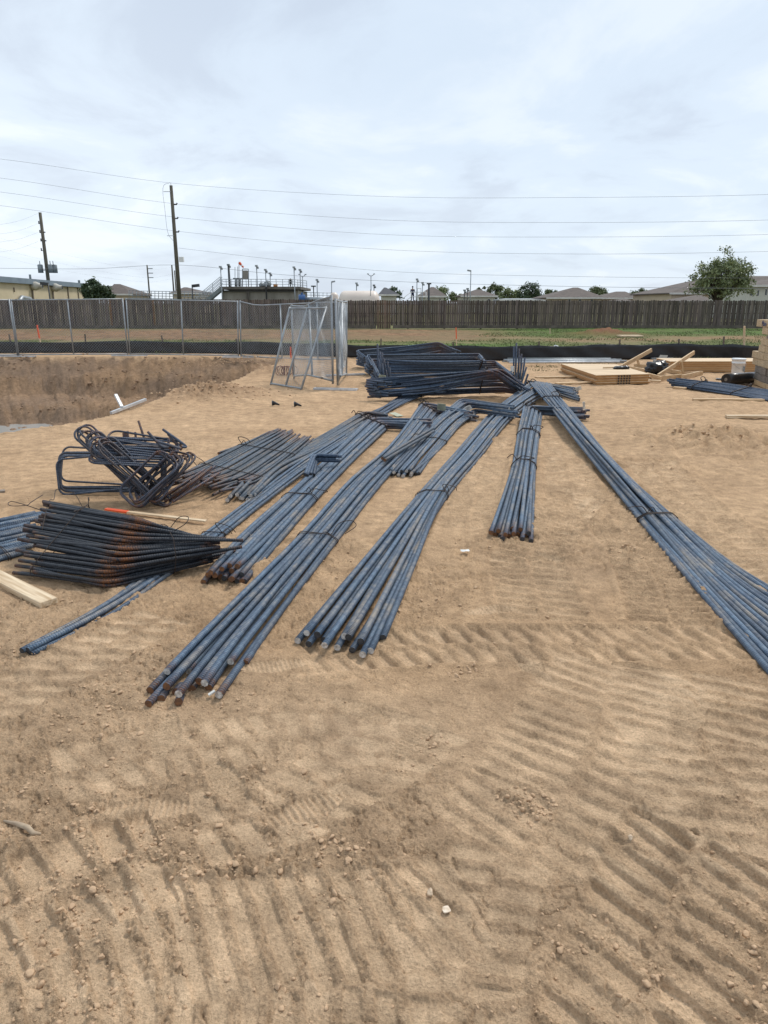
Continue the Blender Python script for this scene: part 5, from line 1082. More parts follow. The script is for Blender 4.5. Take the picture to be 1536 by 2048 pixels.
# light poles
def lamp(label, x, yt, Y, kind, mat='galv', yb=600, r=.05, xb=None):
    T = atd(x, yt, Y); base = Vector((T.x, Y, 0)); root = thing('lamp_post', label, 'light pole', base); s = Y / 1450
    m = MB(); m.tube([base, (base + T) / 2, T], [r * 1.3, r * 1.1, r], 7); m.build('pole', M[mat], root, smooth=True)
    if kind == 'flood':
        m = MB(); m.box(T.x - 2.3 * s, T.x + 2.3 * s, Y - .25, Y + .1, T.z - 1.3 * s, T.z + 1.7 * s); m.beam(T + Vector((0, 0, -3.5 * s)), T + Vector((4 * s, 0, -3.0 * s)), .06, .2); m.build('lamp_head', M['greymetal' if mat == 'darkmetal' else 'galv'], root)
    elif kind == 'shoebox':
        m = MB(); m.box(T.x - 4.2 * s, T.x + 4.2 * s, Y - .3, Y + .3, T.z - .6 * s, T.z + 1.6 * s); m.build('lamp_head', M[mat], root)
    elif kind == 'cobraL' or kind == 'cobraR':
        q = -1 if kind[-1] == 'L' else 1; L_ = 14 if mat == 'darkmetal' else 7
        m = MB(); m.beam(T + Vector((0, 0, -.05)), T + Vector((q * L_ * s, 0, .02)), .25, .16 if mat != 'darkmetal' else .24); m.build('lamp_head', M[mat], root)
    elif kind == 'twin':
        for q in (-1, 1):
            m = MB(); m.tube([T, T + Vector((q * 3.2 * s, 0, .05)), T + Vector((q * 4.8 * s, 0, 3 * s))], .04, 6); m.beam(T + Vector((q * 4.2 * s, 0, 3.4 * s)), T + Vector((q * 7.6 * s, 0, 3.8 * s)), .2, .10); m.build('lamp_head', M[mat], root)
lamp('dark angled street light in front of the cream building', 96, 567, 62, 'cobraL', 'darkmetal')
lamp('black street light with a flat oval head right of the main utility pole', 384, 571, 66, 'cobraR', 'darkmetal')
lamp('floodlight post at the left corner of the concrete tank deck', 441, 534, 74, 'flood')
lamp('thick dark post with a side floodlight on the concrete tank', 457, 530, 76, 'flood', 'darkmetal', r=.11)
lamp('floodlight post right of the grey cabinet on the tank deck', 513, 532, 77, 'flood')
lamp('double headed floodlight above the machinery on the tank deck', 531, 540, 76, 'flood')
lamp('short floodlight with a curved arm above the machinery', 540, 547, 78, 'flood')
lamp('floodlight post at the right corner of the concrete tank', 588, 535, 74, 'flood')
lamp('tall floodlight behind the right end of the concrete tank', 600, 540, 78, 'flood')
lamp('low twin floodlight at the right end of the concrete tank', 605, 553, 79, 'twin')
lamp('short black area light left of the grey floodlight over the pipes', 627, 573, 76, 'shoebox', 'darkmetal')
lamp('grey floodlight post standing over the blue valve pipes', 634, 560, 80, 'flood')
lamp('street light with an arm to the right, left of the cream tank', 663, 563, 84, 'cobraR')
lamp('short double floodlight behind the cream tank', 713, 567, 84, 'flood', 'greymetal')
lamp('twin-armed lamp post rising behind the cream tank', 742, 552, 82, 'twin')
lamp('dark floodlight above the right end of the cream tank', 748, 571, 88, 'flood', 'darkmetal')
lamp('floodlight post right of the standing person', 834, 559, 90, 'flood')
lamp('slim floodlight left of the black flat-headed light', 845, 566, 92, 'flood')
lamp('black flat-headed light post in front of the grey house roof', 858, 568, 80, 'shoebox', 'darkmetal', r=.10)
lamp('tallest slim street light left of the grey-roofed house', 942, 541, 85, 'cobraL')
lamp('small floodlight, left one of the pair before the grey-roofed house', 929, 581, 92, 'flood', 'darkmetal')
lamp('small floodlight, right one of the pair before the grey-roofed house', 935, 578, 92, 'flood', 'darkmetal')
# concrete tank
Yt = 75.0
ct = thing('concrete_tank', 'raised concrete treatment tank with railed deck behind the board fence', 'tank', atd(520, 600, Yt) * 1); ct.location.z = 0; ct['_o'] = list(ct.location)
P = lambda x, y, Y=Yt: atd(x, y, Y)
m = MB(); a = P(444, 581); b_ = P(596, 581); m.box(a.x, b_.x, Yt, Yt + 9, 0, a.z + .02); m.build('wall', M['concrete'], ct)
m = MB(); a = P(441, 573.5); b_ = P(603, 579); m.box(a.x, b_.x, Yt - .6, Yt + 9.5, b_.z, a.z); m.build('deck', M['concretedark'], ct)
m = MB(); a = P(444, 581.5); b_ = P(590, 583.5); m.box(a.x, b_.x, Yt - .25, Yt - .02, b_.z, a.z); m.build('pipe_ledge', M['darkmetal'], ct)
m = MB(); a = P(531, 574, Yt - .7); b_ = P(535, 600, Yt - .7); m.box(a.x, b_.x, Yt - .85, Yt - .65, 0, a.z); m.build('black_downpipe', M['black'], ct)
for px in (494, 497): 
    m = MB(); a = P(px, 583, Yt - .1); m.tube([Vector((a.x, Yt - .2, 0)), Vector((a.x, Yt - .2, a.z))], .07, 7); m.build('downpipe', M['concretedark'], ct)
for y0 in (0,):
    segs = []; zt = P(500, 573.5).z
    for ytop in (558.5, 563.5, 568.5): z = P(500, ytop).z; segs.append([P(441, ytop), Vector((P(585, ytop).x, Yt, z))]); segs.append([Vector((P(585, ytop).x, Yt, z)), Vector((P(603, ytop).x, Yt + 5, z))])
    for px in (442, 452, 462, 472, 482, 492, 502, 512, 522, 540, 552, 565, 577, 585): a = P(px, 558.5); segs.append([Vector((a.x, Yt, zt)), Vector((a.x, Yt, a.z))])
    for f_ in (.35, .7, 1): x_ = P(585, 560).x + (P(603, 560).x - P(585, 560).x) * f_; segs.append([Vector((x_, Yt + 5 * f_, zt)), Vector((x_, Yt + 5 * f_, P(500, 558.5).z))])
    tubes(ct, 'railing', 'galv', segs, .028)
# stairs
stt = thing('metal_stairs', 'grey metal stairs climbing to the left end of the concrete tank', 'stairs', Vector((P(420, 600).x, Yt - .8, 0)))
a0, a1 = P(442, 577, Yt - .8), P(412, 602, Yt - .8); dd_ = (a1 - a0); a2 = a0 + dd_ * 2.2; a2 = a0 + dd_ * (a0.z / (a0.z - a1.z)) 
m = MB(); m.beam(a0, a2, .08, .35, up=(0, 0, 1)); m.beam(a0 + Vector((0, .9, 0)), a2 + Vector((0, .9, 0)), .08, .35, up=(0, 0, 1)); m.build('stringer', M['greymetal'], stt)
m = MB()
for k in range(18): p = a0.lerp(a2, (k + .5) / 18); m.box(p.x - .15, p.x + .15, p.y, p.y + .9, p.z - .02, p.z + .02)
m.build('treads', M['darkmetal'], stt)
segs = [];
for h_ in (.5, .8, 1.1): segs.append([a0 + Vector((0, 0, h_)), a2 + Vector((0, 0, h_))]); segs.append([a0 + Vector((0, .9, h_)), a2 + Vector((0, .9, h_))])
for k in range(6): p = a0.lerp(a2, k / 5); segs.append([p, p + Vector((0, 0, 1.1))])
tubes(stt, 'handrail', 'galv', segs, .03)
# catwalk at the left
cw = thing('catwalk', 'long railed grey catwalk behind the fence left of the concrete tank', 'catwalk', Vector((P(340, 600, 82).x, 82, 0)))
segs = []
for Y_ in (82, 84.5):
    for yy_ in (582.5, 587, 592, 597): segs.append([P(258, yy_ - 1, Y_), P(432, yy_ + 2, Y_)])
    for k in range(24): px = 258 + k * 7.4; segs.append([P(px, 598, Y_), P(px, 582.5 - 1 + 3 * (px - 258) / 174, Y_)])
tubes(cw, 'railing', 'galv', segs, .035)
m = MB(); a = P(256, 598, 82); b_ = P(432, 600, 82); m.box(a.x, b_.x, 82, 84.5, a.z - .25, a.z - .02); m.build('walkway', M['greymetal'], cw)
m = MB(); 
for px in range(262, 432, 20): a_ = P(px, 600, 83); m.box(a_.x - .1, a_.x + .1, 83, 83.2, 0, a.z - .25)
m.build('support_posts', M['concrete'], cw)
# deck equipment
cb_ = thing('cabinet', 'grey control cabinet on legs standing on the tank deck', 'cabinet', Vector((P(491, 573).x, Yt + 1, P(491, 573).z)))
m = MB(); a = P(485.5, 541, Yt + 1); b_ = P(496, 558, Yt + 1); m.box(a.x, b_.x, Yt + .8, Yt + 1.3, b_.z, a.z); m.build('box', M['concrete'], cb_)
tubes(cb_, 'frame', 'galv', [[P(485, 573, Yt + 1), P(485, 538, Yt + 1)], [P(497, 538, Yt + 1), P(497, 573, Yt + 1)], [P(485, 538, Yt + 1), P(497, 538, Yt + 1)]], .05)
wsx = P(478, 573, Yt + 1.6); ws = thing('windsock', 'red and white windsock hanging from a thin mast on the tank deck', 'windsock', Vector((wsx.x, wsx.y, wsx.z)))
tubes(ws, 'mast', 'galv', [[wsx, P(478, 523, Yt + 1.6)]], .035)
m = MB(); a = P(478.5, 525, Yt + 1.5); b_ = P(487, 535, Yt + 1.5); m.tube([a, a.lerp(b_, .5)], [.14, .11], 9); m.build('red_sock', M['orange'], ws); m = MB(); m.tube([a.lerp(b_, .5), a.lerp(b_, .72)], [.11, .095], 9); m.build('white_band', M['white'], ws); m = MB(); m.tube([a.lerp(b_, .72), b_], [.095, .08], 9); m.build('red_tail', M['orange'], ws)
for px, yt, l in ((470, 534, 'left'), (475.5, 533, 'right')): a = P(px, 573, Yt + 2); m = MB(); m.tube([a, P(px, yt, Yt + 2)], .03, 5); tag(m.build('antenna', M['galv'], loc=a), 'thin mast left of the windsock, %s of two' % l, 'mast')
for px, w_ in ((472, 2.0), (479, 2.4)):
    a = P(px, 573, Yt + 2); b2_ = P(px, 557, Yt + 2); m = MB(); m.tube([a, b2_], .12, 10); m.tube([b2_ + Vector((-.3, 0, 0)), b2_ + Vector((.3, 0, 0))], .06, 7); tag(m.build('standpipe', M['greymetal'], loc=a, smooth=True), 'stubby grey standpipe under the windsock, %s one' % ('left' if px < 475 else 'right'), 'pipe')
a = P(530, 571, Yt + 2.5); s_ = Yt / 1450
o = blob('machinery', [(a + Vector((-6 * s_, 0, -.02)), (6 * s_, .5, 6 * s_)), (a + Vector((5 * s_, .2, .1)), (7 * s_, .6, 7.5 * s_)), (a + Vector((-1 * s_, 0, 0)), (9 * s_, .5, 4 * s_))], M['greymetal'], None, 5, .25, loc=a); tag(o, 'bulky grey tarp-covered pump on the tank deck', 'machinery')
a = P(551, 571, Yt + 2); m = MB(); m.tube([a + Vector((-.2, 0, 0)), a + Vector((.2, 0, 0))], .16, 10); tag(m.build('drum', simple('orange_drum_paint', (.6, .25, .06), None, 4, .5), loc=a), 'small orange drum beside the tarp-covered pump', 'drum')
a = P(581, 573, Yt + 1); m = MB(); m.tube([a, P(581, 557, Yt + 1)], .06, 8); q = P(581, 563, Yt + 1); m.box(q.x - .12, q.x + .12, q.y - .1, q.y + .1, q.z - .25, q.z + .2); tag(m.build('meter_post', M['darkmetal'], loc=a), 'dark meter post at the right of the tank deck', 'post')
pv = thing('pipe_run', 'pale pipe with a blue valve running right from the concrete tank', 'pipe', Vector((P(620, 600, 73).x, 73, 0)))
tubes(pv, 'pipe', 'galv', [[P(604, 599, 73), P(664, 598, 73)]], .22, 10); m = MB(); a = P(604, 597, 72.8); m.tube([a + Vector((-.3, 0, 0)), a + Vector((.3, 0, 0))], .36, 12); m.tube([a, a + Vector((0, 0, .55))], .09, 8); m.build('blue_valve', M['bluepaint'], pv)
m = MB(); 
for px in (612, 640, 660): q = P(px, 600, 73); m.box(q.x - .1, q.x + .1, 72.9, 73.1, 0, q.z)
m.build('supports', M['concrete'], pv)
rl_ = thing('guard_railing', 'grey guard railing with steps behind the pale pipe', 'railing', Vector((P(630, 600, 80).x, 80, 0)))
segs = [[P(606, y_, 80), P(662, y_ + 1, 80)] for y_ in (585, 590, 595)] + [[Vector((P(px, 600, 80).x, 80, 0)), P(px, 585, 80)] for px in range(606, 664, 8)]
tubes(rl_, 'rails', 'galv', segs, .03)
# cream storage tank
Yk = 72.0; a = P(675, 593, Yk); b_ = P(760, 593, Yk); rad = (P(700, 581, Yk).z - .0) ; R_ = 1.25; zc = P(700, 581, Yk).z - R_
tk = thing('storage_tank', 'cream horizontal storage tank with rounded ends behind the board fence', 'storage tank', Vector(((a.x + b_.x) / 2, Yk + R_, 0)))
m = MB(); L_ = b_.x - a.x; prof = [(0, .02), (.06, .45), (.18, .75), (.36, .93), (.6, 1.0)]
xs = [(a.x + q, R_ * w_) for q, w_ in prof] + [(b_.x - q, R_ * w_) for q, w_ in reversed(prof)]
m.tube([Vector((x_, Yk + R_, zc)) for x_, _ in xs], [r_ for _, r_ in xs], 28); m.build('shell', M['tank'], tk, smooth=True)
m = MB(); 
for f_ in (.22, .78): x_ = a.x + L_ * f_; m.box(x_ - .15, x_ + .15, Yk + .4, Yk + 2.0, 0, zc - R_ * .75)
m.build('saddle', M['concrete'], tk); m = MB(); a2_ = P(741, 582, Yk - .1); m.tube([Vector((a2_.x, Yk + .05, .3)), Vector((a2_.x, Yk + .35, zc + R_ + .1))], .03, 6); m.build('vent_line', M['greymetal'], tk)
bx = thing('storage_tank', 'small tan tank half hidden left of the cream storage tank', 'storage tank', Vector((P(668, 600, 76).x, 76, 0))); m = MB(); a = P(668, 585, 76); m.tube([Vector((a.x, 76, 0)), Vector((a.x, 76, a.z - .3)), Vector((a.x, 76, a.z))], [.45, .45, .2], 14); m.build('shell', M['tank'], bx, smooth=True)
# railed platform with a standing person
Yp = 92.0; pf = thing('platform', 'small railed platform with white stairs carrying the standing person', 'platform', Vector((P(825, 600, Yp).x, Yp, 0))); zf = P(825, 603, Yp).z
m = MB(); m.box(P(808, 600, Yp).x, P(852, 600, Yp).x, Yp, Yp + 1.6, zf - .15, zf); m.build('deck', M['greymetal'], pf)
segs = []
for h_ in (.55, 1.1): segs.append([Vector((P(822, 600, Yp).x, Yp, zf + h_)), Vector((P(852, 600, Yp).x, Yp, zf + h_))])
for px in (822, 832, 842, 852): x_ = P(px, 600, Yp).x; segs.append([Vector((x_, Yp, zf)), Vector((x_, Yp, zf + 1.1))])
x0_ = P(822, 600, Yp).x
for h_ in (0, .55, 1.1): segs.append([Vector((x0_, Yp, zf + h_)), Vector((x0_ - 2.6, Yp, max(0.0, zf - 1.9) + h_))])
for px in (812, 848): x_ = P(px, 600, Yp).x; segs.append([Vector((x_, Yp + .8, 0)), Vector((x_, Yp + .8, zf - .15))])
tubes(pf, 'rails', 'white', segs, .045)
segs = [[P(835, 577, Yp), P(835, 600, Yp)], [P(842, 577, Yp), P(842, 600, Yp)], [P(835, 577, Yp), P(842, 577, Yp)]]; tubes(pf, 'gate_frame', 'white', segs, .045)
# person
def person():
    px_ = P(825.5, 600, Yp).x; y = Yp + .7; z = zf
    root = thing('person', 'person in dark navy clothes standing on the railed platform', 'person', Vector((px_, y, z)))
    pts = [(0, 0, .93, .13, .10), (0, .0, 1.15, .125, .09), (0, .01, 1.38, .15, .10), (0, .0, 1.50, .06, .06), (0, -.01, 1.60, .075, .085), (0, -.01, 1.70, .078, .09),
           (.10, 0, .88, .095, .095), (.11, -.01, .48, .062, .065), (.12, .0, .09, .045, .05), (.13, -.14, .03, .04, .03), (-.10, 0, .88, .095, .095), (-.11, -.02, .48, .062, .065), (-.13, 0, .09, .045, .05), (-.14, -.14, .03, .04, .03),
           (.19, 0, 1.40, .06, .06), (.25, .0, 1.14, .045, .045), (.20, -.20, 1.06, .035, .035), (.17, -.27, 1.06, .03, .02), (-.19, 0, 1.40, .06, .06), (-.25, .0, 1.14, .045, .045), (-.20, -.20, 1.06, .035, .035), (-.17, -.27, 1.06, .03, .02)]
    ed = [(0, 1), (1, 2), (2, 3), (3, 4), (4, 5), (0, 6), (6, 7), (7, 8), (8, 9), (0, 10), (10, 11), (11, 12), (12, 13), (2, 14), (14, 15), (15, 16), (16, 17), (2, 18), (18, 19), (19, 20), (20, 21)]
    me = D.meshes.new('body'); me.from_pydata([p[:3] for p in pts], ed, []); me.materials.append(M['skin'])
    o = D.objects.new('body', me); COL.objects.link(o); o.parent = root
    o.modifiers.new('skin', 'SKIN'); sv = me.skin_vertices[0].data
    for k, p in enumerate(pts): sv[k].radius = (p[3] * .92, p[4] * .92)
    sv[0].use_root = True; s = o.modifiers.new('sub', 'SUBSURF'); s.levels = 2; s.render_levels = 2
    idx = [0, 1, 2, 6, 7, 8, 9, 10, 11, 12, 13, 14, 15, 16, 18, 19, 20]; mp = {a: k for k, a in enumerate(idx)}
    me = D.meshes.new('clothing'); me.from_pydata([pts[a][:3] for a in idx], [(mp[a], mp[b_]) for a, b_ in ed if a in mp and b_ in mp], []); me.materials.append(M['navy'])
    c = D.objects.new('clothing', me); COL.objects.link(c); c.parent = root; c.modifiers.new('skin', 'SKIN'); sv = me.skin_vertices[0].data
    for k, a in enumerate(idx): sv[k].radius = (pts[a][3] * 1.14, pts[a][4] * 1.14)
    sv[0].use_root = True; s = c.modifiers.new('sub', 'SUBSURF'); s.levels = 2; s.render_levels = 2
    h_ = blob('hair', [((px_, y + .01, z + 1.73), (.095, .105, .10))], M['navy'], root, 1, .05)
person()
# ------------------------------------------------------------------ houses
def house(label, x0, x1, yw, yp, ra, rb, Y, wall='housewall', roof='roof', win=(), depth=9.0, ov=.45, yb=600, extra=None):
    a = atd(x0, yw, Y); b_ = atd(x1, yw, Y); zw = a.z; root = thing('house', label, 'house', Vector(((a.x + b_.x) / 2, Y, 0)))
    m = MB(); m.box(a.x, b_.x, Y, Y + depth, 0, zw); m.build('wall', M[wall], root)
    zr = atd(x0, yp, Y + depth / 2).z; ra_ = atd(ra, yp, Y + depth / 2); rb_ = atd(rb, yp, Y + depth / 2)
    m = MB(); e = [(a.x - ov, Y - ov, zw), (b_.x + ov, Y - ov, zw), (b_.x + ov, Y + depth + ov, zw), (a.x - ov, Y + depth + ov, zw)]
    e2 = [(p[0], p[1], p[2] + .16) for p in e]; m.add(e + e2 + [(ra_.x, Y + depth / 2, zr), (rb_.x, Y + depth / 2, zr)], [(4, 5, 9, 8), (5, 6, 9), (6, 7, 8, 9), (7, 4, 8), (3, 2, 1, 0), (0, 1, 5, 4), (1, 2, 6, 5), (2, 3, 7, 6), (3, 0, 4, 7)])
    ro = m.build('roof', M[roof], root); m = MB(); m.box(a.x - ov, b_.x + ov, Y - ov - .05, Y - ov - .004, zw - .06, zw + .18); m.build('fascia', M['trim'], root)
    for (wx, wy0, wy1, ww) in win:
        c = atd(wx, wy0, Y); d_ = atd(wx, wy1, Y); hw = ww * Y / 1450 / 2; m = MB(); m.box(c.x - hw, c.x + hw, Y - .03, Y - .004, d_.z, c.z); f_ = m.build('window', M['trim'], root)
        m = MB(); m.box(c.x - hw * .78, c.x + hw * .78, Y - .045, Y - .032, d_.z + .08, c.z - .08); m.build('pane', M['glass'], f_, loc=Vector(root['_o']))
    return root
W4 = [(1118, 596, 601, 3.2), (1143, 596, 601, 3.2)]
house('small dark-roofed house right behind the cream tank', 762, 793, 591, 575, 768, 772, 118, 'housewhite', 'roofdark', yb=600)
house('grey-roofed white house behind the standing person and the black flat-headed light', 842, 888, 594, 574, 862, 868, 118, 'housewhite', win=[(880, 596, 601, 3)])
house('white house with a pointed grey roof left of the dark green tree', 926, 990, 593.5, 579, 952, 960, 125, 'housewhite', win=[(978, 597, 602, 4)])
house('long low shed with a pale metal roof in front of the dark green tree', 1003, 1066, 601, 597, 1010, 1062, 110, 'housewall', 'galv', depth=5)
house('low dark gabled outbuilding beside the pale-roofed shed', 1064, 1086, 602, 597, 1068, 1074, 114, 'housewall', 'roofdark', depth=5)
house('tan house with three small windows and a broad brown hip roof', 1097, 1204, 597, 575, 1146, 1156, 122, win=[(1139, 598, 603, 5), (1160, 598, 603, 5), (1184, 598, 603, 5)], depth=11)
house('tan house with a lower brown hip roof right of the three-windowed house', 1206, 1277, 597.5, 583, 1232, 1250, 128)
house('small brown-roofed porch wing in front of the lower hip-roofed house', 1234, 1262, 604, 597.5, 1247, 1249, 118, depth=5)
house('low slate-blue roofed house left of the big right tree', 1304, 1345, 602, 592, 1332, 1345, 125, 'housewall', 'roofdark')
house('large two-storey tan house with a wide brown roof behind the right tree', 1343, 1560, 588, 552, 1425, 1560, 105, depth=16)
house('brown-roofed low wing left of the right tree trunk', 1362, 1420, 604, 590, 1392, 1402, 98, depth=6)
house('pale house with three windows cut off by the right edge', 1498, 1640, 573, 556, 1560, 1640, 84, 'housewhite', win=[(1504, 579, 593, 3.5), (1517, 579, 593, 3.5), (1533, 577, 592, 4)], depth=10)
house('brown-roofed house between the dark tree and the catwalk', 216, 262, 590, 568, 228, 240, 120, 'housewall')
house('brown-roofed house peeking over the catwalk right of the main pole', 345, 400, 588, 574.5, 368, 374, 125, 'housewall')
# ------------------------------------------------------------------ trees
def tree(label, px, Y, wpx, ytop, leaf, seed, n=5200, ybot=592, lean=0.0, density=1.0, cat='tree', name='tree', ls=.16, open_=.55, group=None, clumps=46, irr=False):
    rng = np.random.default_rng(seed); s = Y / 1450 * 1.04
    c = atd(px, 600, Y); T = atd(px, ytop, Y).z; Bz = atd(px, ybot, Y).z; W = wpx * s / 2; base = Vector((c.x, Y, 0)); root = thing(name, label, cat, base, group)
    # crown clumps
    cc = []; k = 0
    while len(cc) < clumps:
        p = rng.normal(0, 1, 3); p /= np.linalg.norm(p); rr = rng.uniform(.25, 1.0) ** .6; q = p * rr
        if q[2] < -.75: continue
        if irr: q = q * (0.72 + 0.5 * abs(math.sin(3.1 * math.atan2(q[2], q[0]) + seed)) * rng.uniform(.6, 1.15)); 
        cc.append((c.x + q[0] * W * (1 - .25 * max(q[2], 0)) + lean * q[2], Y + q[1] * W * .8, (T + Bz) / 2 + q[2] * (T - Bz) / 2 * (1 + .10 * rng.normal()), rr))
    V = []; n_per = int(n / clumps)
    cr = W * .22
    for (x, y, z, rr) in cc:
        m_ = int(n_per * rng.uniform(.5, 1.4) * density); q = rng.normal(0, 1, (m_, 3)) * cr * rng.uniform(.55, 1.0) * open_ * 1.3; q[:, 2] *= .7; V.append(q + np.array([x, y, z]))
    Pp = np.vstack(V); m_ = len(Pp); a = rng.normal(0, 1, (m_, 3)); a /= np.linalg.norm(a, axis=1, keepdims=True); b = np.cross(a, rng.normal(0, 1, (m_, 3))); b /= np.linalg.norm(b, axis=1, keepdims=True); sz = ls * rng.uniform(.5, 1.3, (m_, 1))
    VV = np.stack([Pp - a * sz, Pp + b * sz * .45, Pp + a * sz, Pp - b * sz * .45], 1).reshape(-1, 3) - np.array(base)
    me = D.meshes.new('crown'); me.vertices.add(len(VV)); me.vertices.foreach_set('co', VV.ravel()); me.loops.add(len(VV)); me.loops.foreach_set('vertex_index', np.arange(len(VV))); me.polygons.add(m_); me.polygons.foreach_set('loop_start', np.arange(m_) * 4); me.update(calc_edges=True); me.materials.append(M[leaf])
    o = D.objects.new('crown', me); COL.objects.link(o); o.parent = root
    m = MB(); top = Vector((c.x + lean * .3, Y, Bz + (T - Bz) * .6)); r0 = max(.09, W * .055); fork = Vector((c.x, Y, max(.4, Bz * .8)))
    m.tube([base, fork, fork.lerp(top, .5), top], [r0 * 1.3, r0, r0 * .6, r0 * .2], 8)
    for k in range(0, len(cc), 2):
        p = Vector(cc[k][:3]); st_ = fork.lerp(top, rng.uniform(0, .7)); mid = st_.lerp(p, .5) + Vector((0, 0, .12 * W)); m.tube([st_, mid, p], [r0 * .4, r0 * .22, r0 * .08], 5)
    m.build('trunk', M['bark'], root, smooth=True)
tree('tall open-crowned green tree standing before the big tan house at the right', 1436, 62, 118, 506, 'leafmid', 3, n=8500, ybot=604, ls=.12, open_=.36, clumps=230, irr=True)
tree('dense dark green tree at the right end of the cream building', 190, 88, 40, 563, 'leafdark', 4, n=5200, ls=.2, ybot=603, clumps=30, open_=.75)
tree('smaller dark green tree touching the dense one right of the cream building', 214, 90, 28, 566, 'leafdark', 5, n=3600, ls=.2, ybot=603, clumps=22, open_=.75)
tg = 'trees behind the far houses'
for k, (px, w_, yt, lf, Y_, lab) in enumerate([
    (785, 34, 578, 'leafdark', 135, 'dark bushy tree right of the small dark-roofed house'),
    (882, 44, 577, 'leafmid', 140, 'mid green tree behind the grey-roofed house by the black light'),
    (985, 34, 566, 'leafpale', 150, 'airy pale tree right behind the pointed grey roof'),
    (962, 20, 571, 'leafpale', 150, 'thin pale treetop over the pointed grey roof'),
    (1020, 44, 577, 'leafmid', 145, 'green bushy tree behind the low shed'),
    (1062, 50, 569, 'leafdark', 140, 'tall dark green tree behind the low shed'),
    (1100, 26, 579, 'leafpale', 150, 'pale twiggy tree left of the three-windowed house'),
    (1195, 36, 572, 'leafpale', 150, 'round yellow-green treetop between the two hip roofs'),
    (1280, 38, 577, 'leafpale', 155, 'thin greyish treetop right of the lower hip roof'),
    (1322, 56, 584, 'leafdark', 140, 'low dark green tree mass over the slate-blue roof'),
    (1290, 30, 590, 'leafmid', 138, 'short green bush left of the slate-blue roof'),
    (262, 20, 590, 'leafmid', 130, 'small green bush beside the left brown-roofed house'),
    (912, 24, 588, 'leafmid', 140, 'small green tree left of the pointed grey-roofed house')]):
    tree(lab, px, Y_, w_, yt, lf, 20 + k, n=2600, ybot=602, ls=.22, clumps=22, open_=.7, group=tg)
# ------------------------------------------------------------------ utility poles and lines
def upole(label, tx_, ty_, Y, r0, r1, mat='pole'):
    T = atd(tx_, ty_, Y); root = thing('utility_pole', label, 'utility pole', Vector((T.x, Y, 0))); m = MB(); m.tube([(T.x, Y, -.2), (T.x, Y, T.z * .5), (T.x, Y, T.z)], [r0, (r0 + r1) / 2, r1], 12); m.build('pole', M[mat], root, smooth=True); return root, T
Ym = 65.0
up, T = upole('tall leaning-looking wooden utility pole, the main one carrying the long lines', 342, 371, Ym, .20, .13)
def zat(py, Y=Ym, px=345): return atd(px, py, Y).z
for py in (409, 437, 464):
    z = zat(py); m = MB(); m.tube([(T.x + .1, Ym, z), (T.x + .35, Ym, z), (T.x + .38, Ym, z + .12)], [.05, .05, .07], 7); m.build('insulator', M['darkmetal'], up, smooth=True)
m = MB(); z = zat(519); m.box(T.x + .25, T.x + .62, Ym - .2, Ym + .1, z - .2, z + .2); m.build('camera_box', M['white'], up)
m = MB(); z0, z1 = zat(375), zat(366); m.tube([(T.x, Ym, z0), (T.x, Ym, z1)], .02, 5); m.build('top_pin', M['galv'], up)
m = MB(); m.tube(catmull([(T.x, Ym - .2, zat(366)), (T.x - .55, Ym - .2, zat(372)), (T.x - .6, Ym - .2, zat(420)), (T.x - .45, Ym - .2, zat(470)), (T.x - .1, Ym - .2, zat(482))], 6), .012, 4); m.build('ground_wire', M['line'], up)
m = MB(); 
for py in (384, 472): m.box(T.x - .6, T.x, Ym - .22, Ym - .18, zat(py) - .02, zat(py) + .02)
m.build('standoff', M['galv'], up)
Yl = 92.0; lp, TL_ = upole('shorter utility pole with grey transformers above the cream building', 80, 425, Yl, .24, .17)
zl = lambda py: atd(90, py, Yl).z; s_ = Yl / 1450
for k, (dx_, py) in enumerate(((-4.5, 447), (-4.5, 465), (-4.5, 482), (-6, 501))):
    z = zl(py); m = MB(); m.tube([(TL_.x, Yl, z), (TL_.x + dx_ * s_, Yl, z)], .04, 6); m.tube([(TL_.x + dx_ * s_, Yl, z - .05), (TL_.x + dx_ * s_, Yl, z + .28)], .07, 7); m.build('insulator', M['darkmetal'], lp, smooth=True)
for py in (465, 482): z = zl(py); m = MB(); m.box(TL_.x, TL_.x + 5 * s_, Yl - .1, Yl + .1, z - .03, z + .09); m.build('bracket', M['darkmetal'], lp)
for k, dx_ in enumerate((-10, 9.5, 15)):
    z0, z1 = zl(546), zl(530); x_ = TL_.x + dx_ * s_; m = MB(); m.tube([(x_, Yl - .3 * (k != 2), z0), (x_, Yl - .3 * (k != 2), z1), (x_, Yl - .3 * (k != 2), z1 + .05)], [.30, .30, .2], 14); m.tube([(x_, Yl - .3, z1), (x_, Yl - .3, z1 + .45)], .05, 6); m.build('transformer', M['greymetal'], lp, smooth=True)
m = MB(); m.box(TL_.x - 15 * s_, TL_.x + 16 * s_, Yl - .05, Yl + .05, zl(541), zl(539)); m.build('crossbar', M['galv'], lp)
u2, _ = upole('thin far utility pole left of the main pole', 294, 530, 130, .16, .11)
m = MB(); T2 = atd(294, 530, 130)
for py in (538, 547, 556): m.box(T2.x, T2.x + .9, 129.9, 130.1, atd(294, py, 130).z, atd(294, py, 130).z + .12)
m.build('insulators', M['greymetal'], u2)
u3, _ = upole('thin far utility pole just left behind the main pole', 343.5, 530, 135, .17, .12)
u4, _ = upole('second thin far pole hidden behind the main pole', 349, 541, 140, .14, .10)
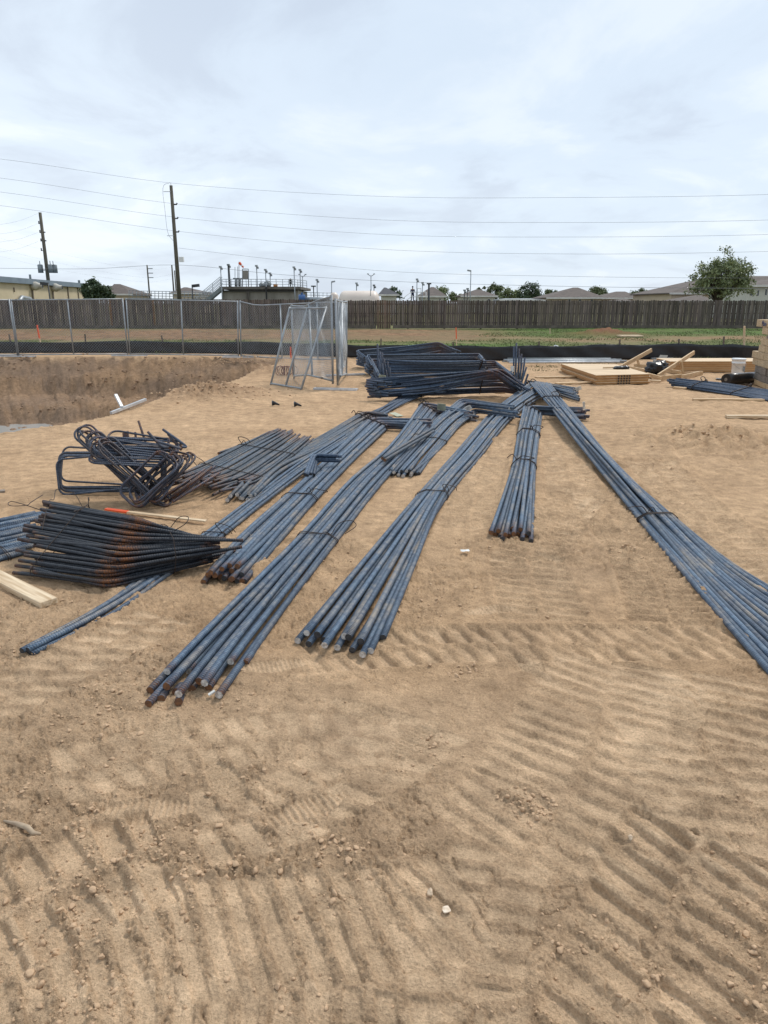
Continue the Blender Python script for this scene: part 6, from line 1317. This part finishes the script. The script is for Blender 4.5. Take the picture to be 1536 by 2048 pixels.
def line(label, pts, r=.009, group='lines on the main pole'):
    P = [atd(*p) for p in pts]; m = MB(); m.tube(catmull(P, 12), r, 5); o = m.build('power_line', M['line'], loc=P[len(P) // 2], smooth=True); tag(o, label, 'power line')
Yr = 58
line('highest power line, passing over the tip of the main pole', [(-300, 292, 52), (0, 318, 58), (343, 366, Ym), (768, 393, 62), (1150, 395, 58), (1536, 389, 52), (1900, 372, 46)])
line('second highest power line, just below the pole tip line', [(-300, 328, 52), (0, 356, 58), (345, 407, Ym), (768, 440, 62), (1150, 445, 58), (1536, 440, 52), (1900, 425, 46)])
line('third power line from the top, crossing the whole sky', [(-300, 355, 52), (0, 384, 58), (348, 434, Ym), (768, 469, 62), (1150, 474, 58), (1536, 469, 52), (1900, 455, 46)])
line('fourth power line from the top, touching the tip of the transformer pole', [(-300, 378, 52), (0, 411, 58), (351, 462, Ym), (768, 499, 62), (1150, 508, 58), (1536, 503, 52), (1900, 492, 46)])
line('fifth power line, starting at the insulator low on the main pole', [(357, 496, Ym), (550, 519, 64), (768, 542, 62), (1150, 553, 58), (1536, 556, 52), (1900, 552, 46)], .009)
line('lowest cable, nearly level just above the roofs', [(-200, 536, 58), (0, 536.5, 60), (180, 537.5, 62), (353, 530, Ym - .3), (560, 549, 64), (768, 562, 62), (1150, 573, 58), (1536, 577, 52), (1900, 578, 46)], .012)
for k, (y0, y1) in enumerate(((449, 427), (468, 447), (484, 465), (504, 483))):
    line('thin distant wire falling left from the transformer pole, %s' % ('topmost', 'second', 'third', 'lowest')[k], [(-120, y0 + 12, 70), (0, y0, 80), (40, (y0 + y1) / 2 + 3, 86), (76, y1, Yl)], .007)
for k, (y0, y1, ye) in enumerate(((472, 500, 560), (492, 520, 575), (508, 534, 584))):
    line('faint far wire sloping down right behind the transformer pole, %s' % ('upper', 'middle', 'lower')[k], [(-60, y0 - 12, 120), (90, y1, 125), (290, ye - 20, 130), (343, ye - 26, 135)], .005)
for o in D.objects:
    if '_o' in o: del o['_o']
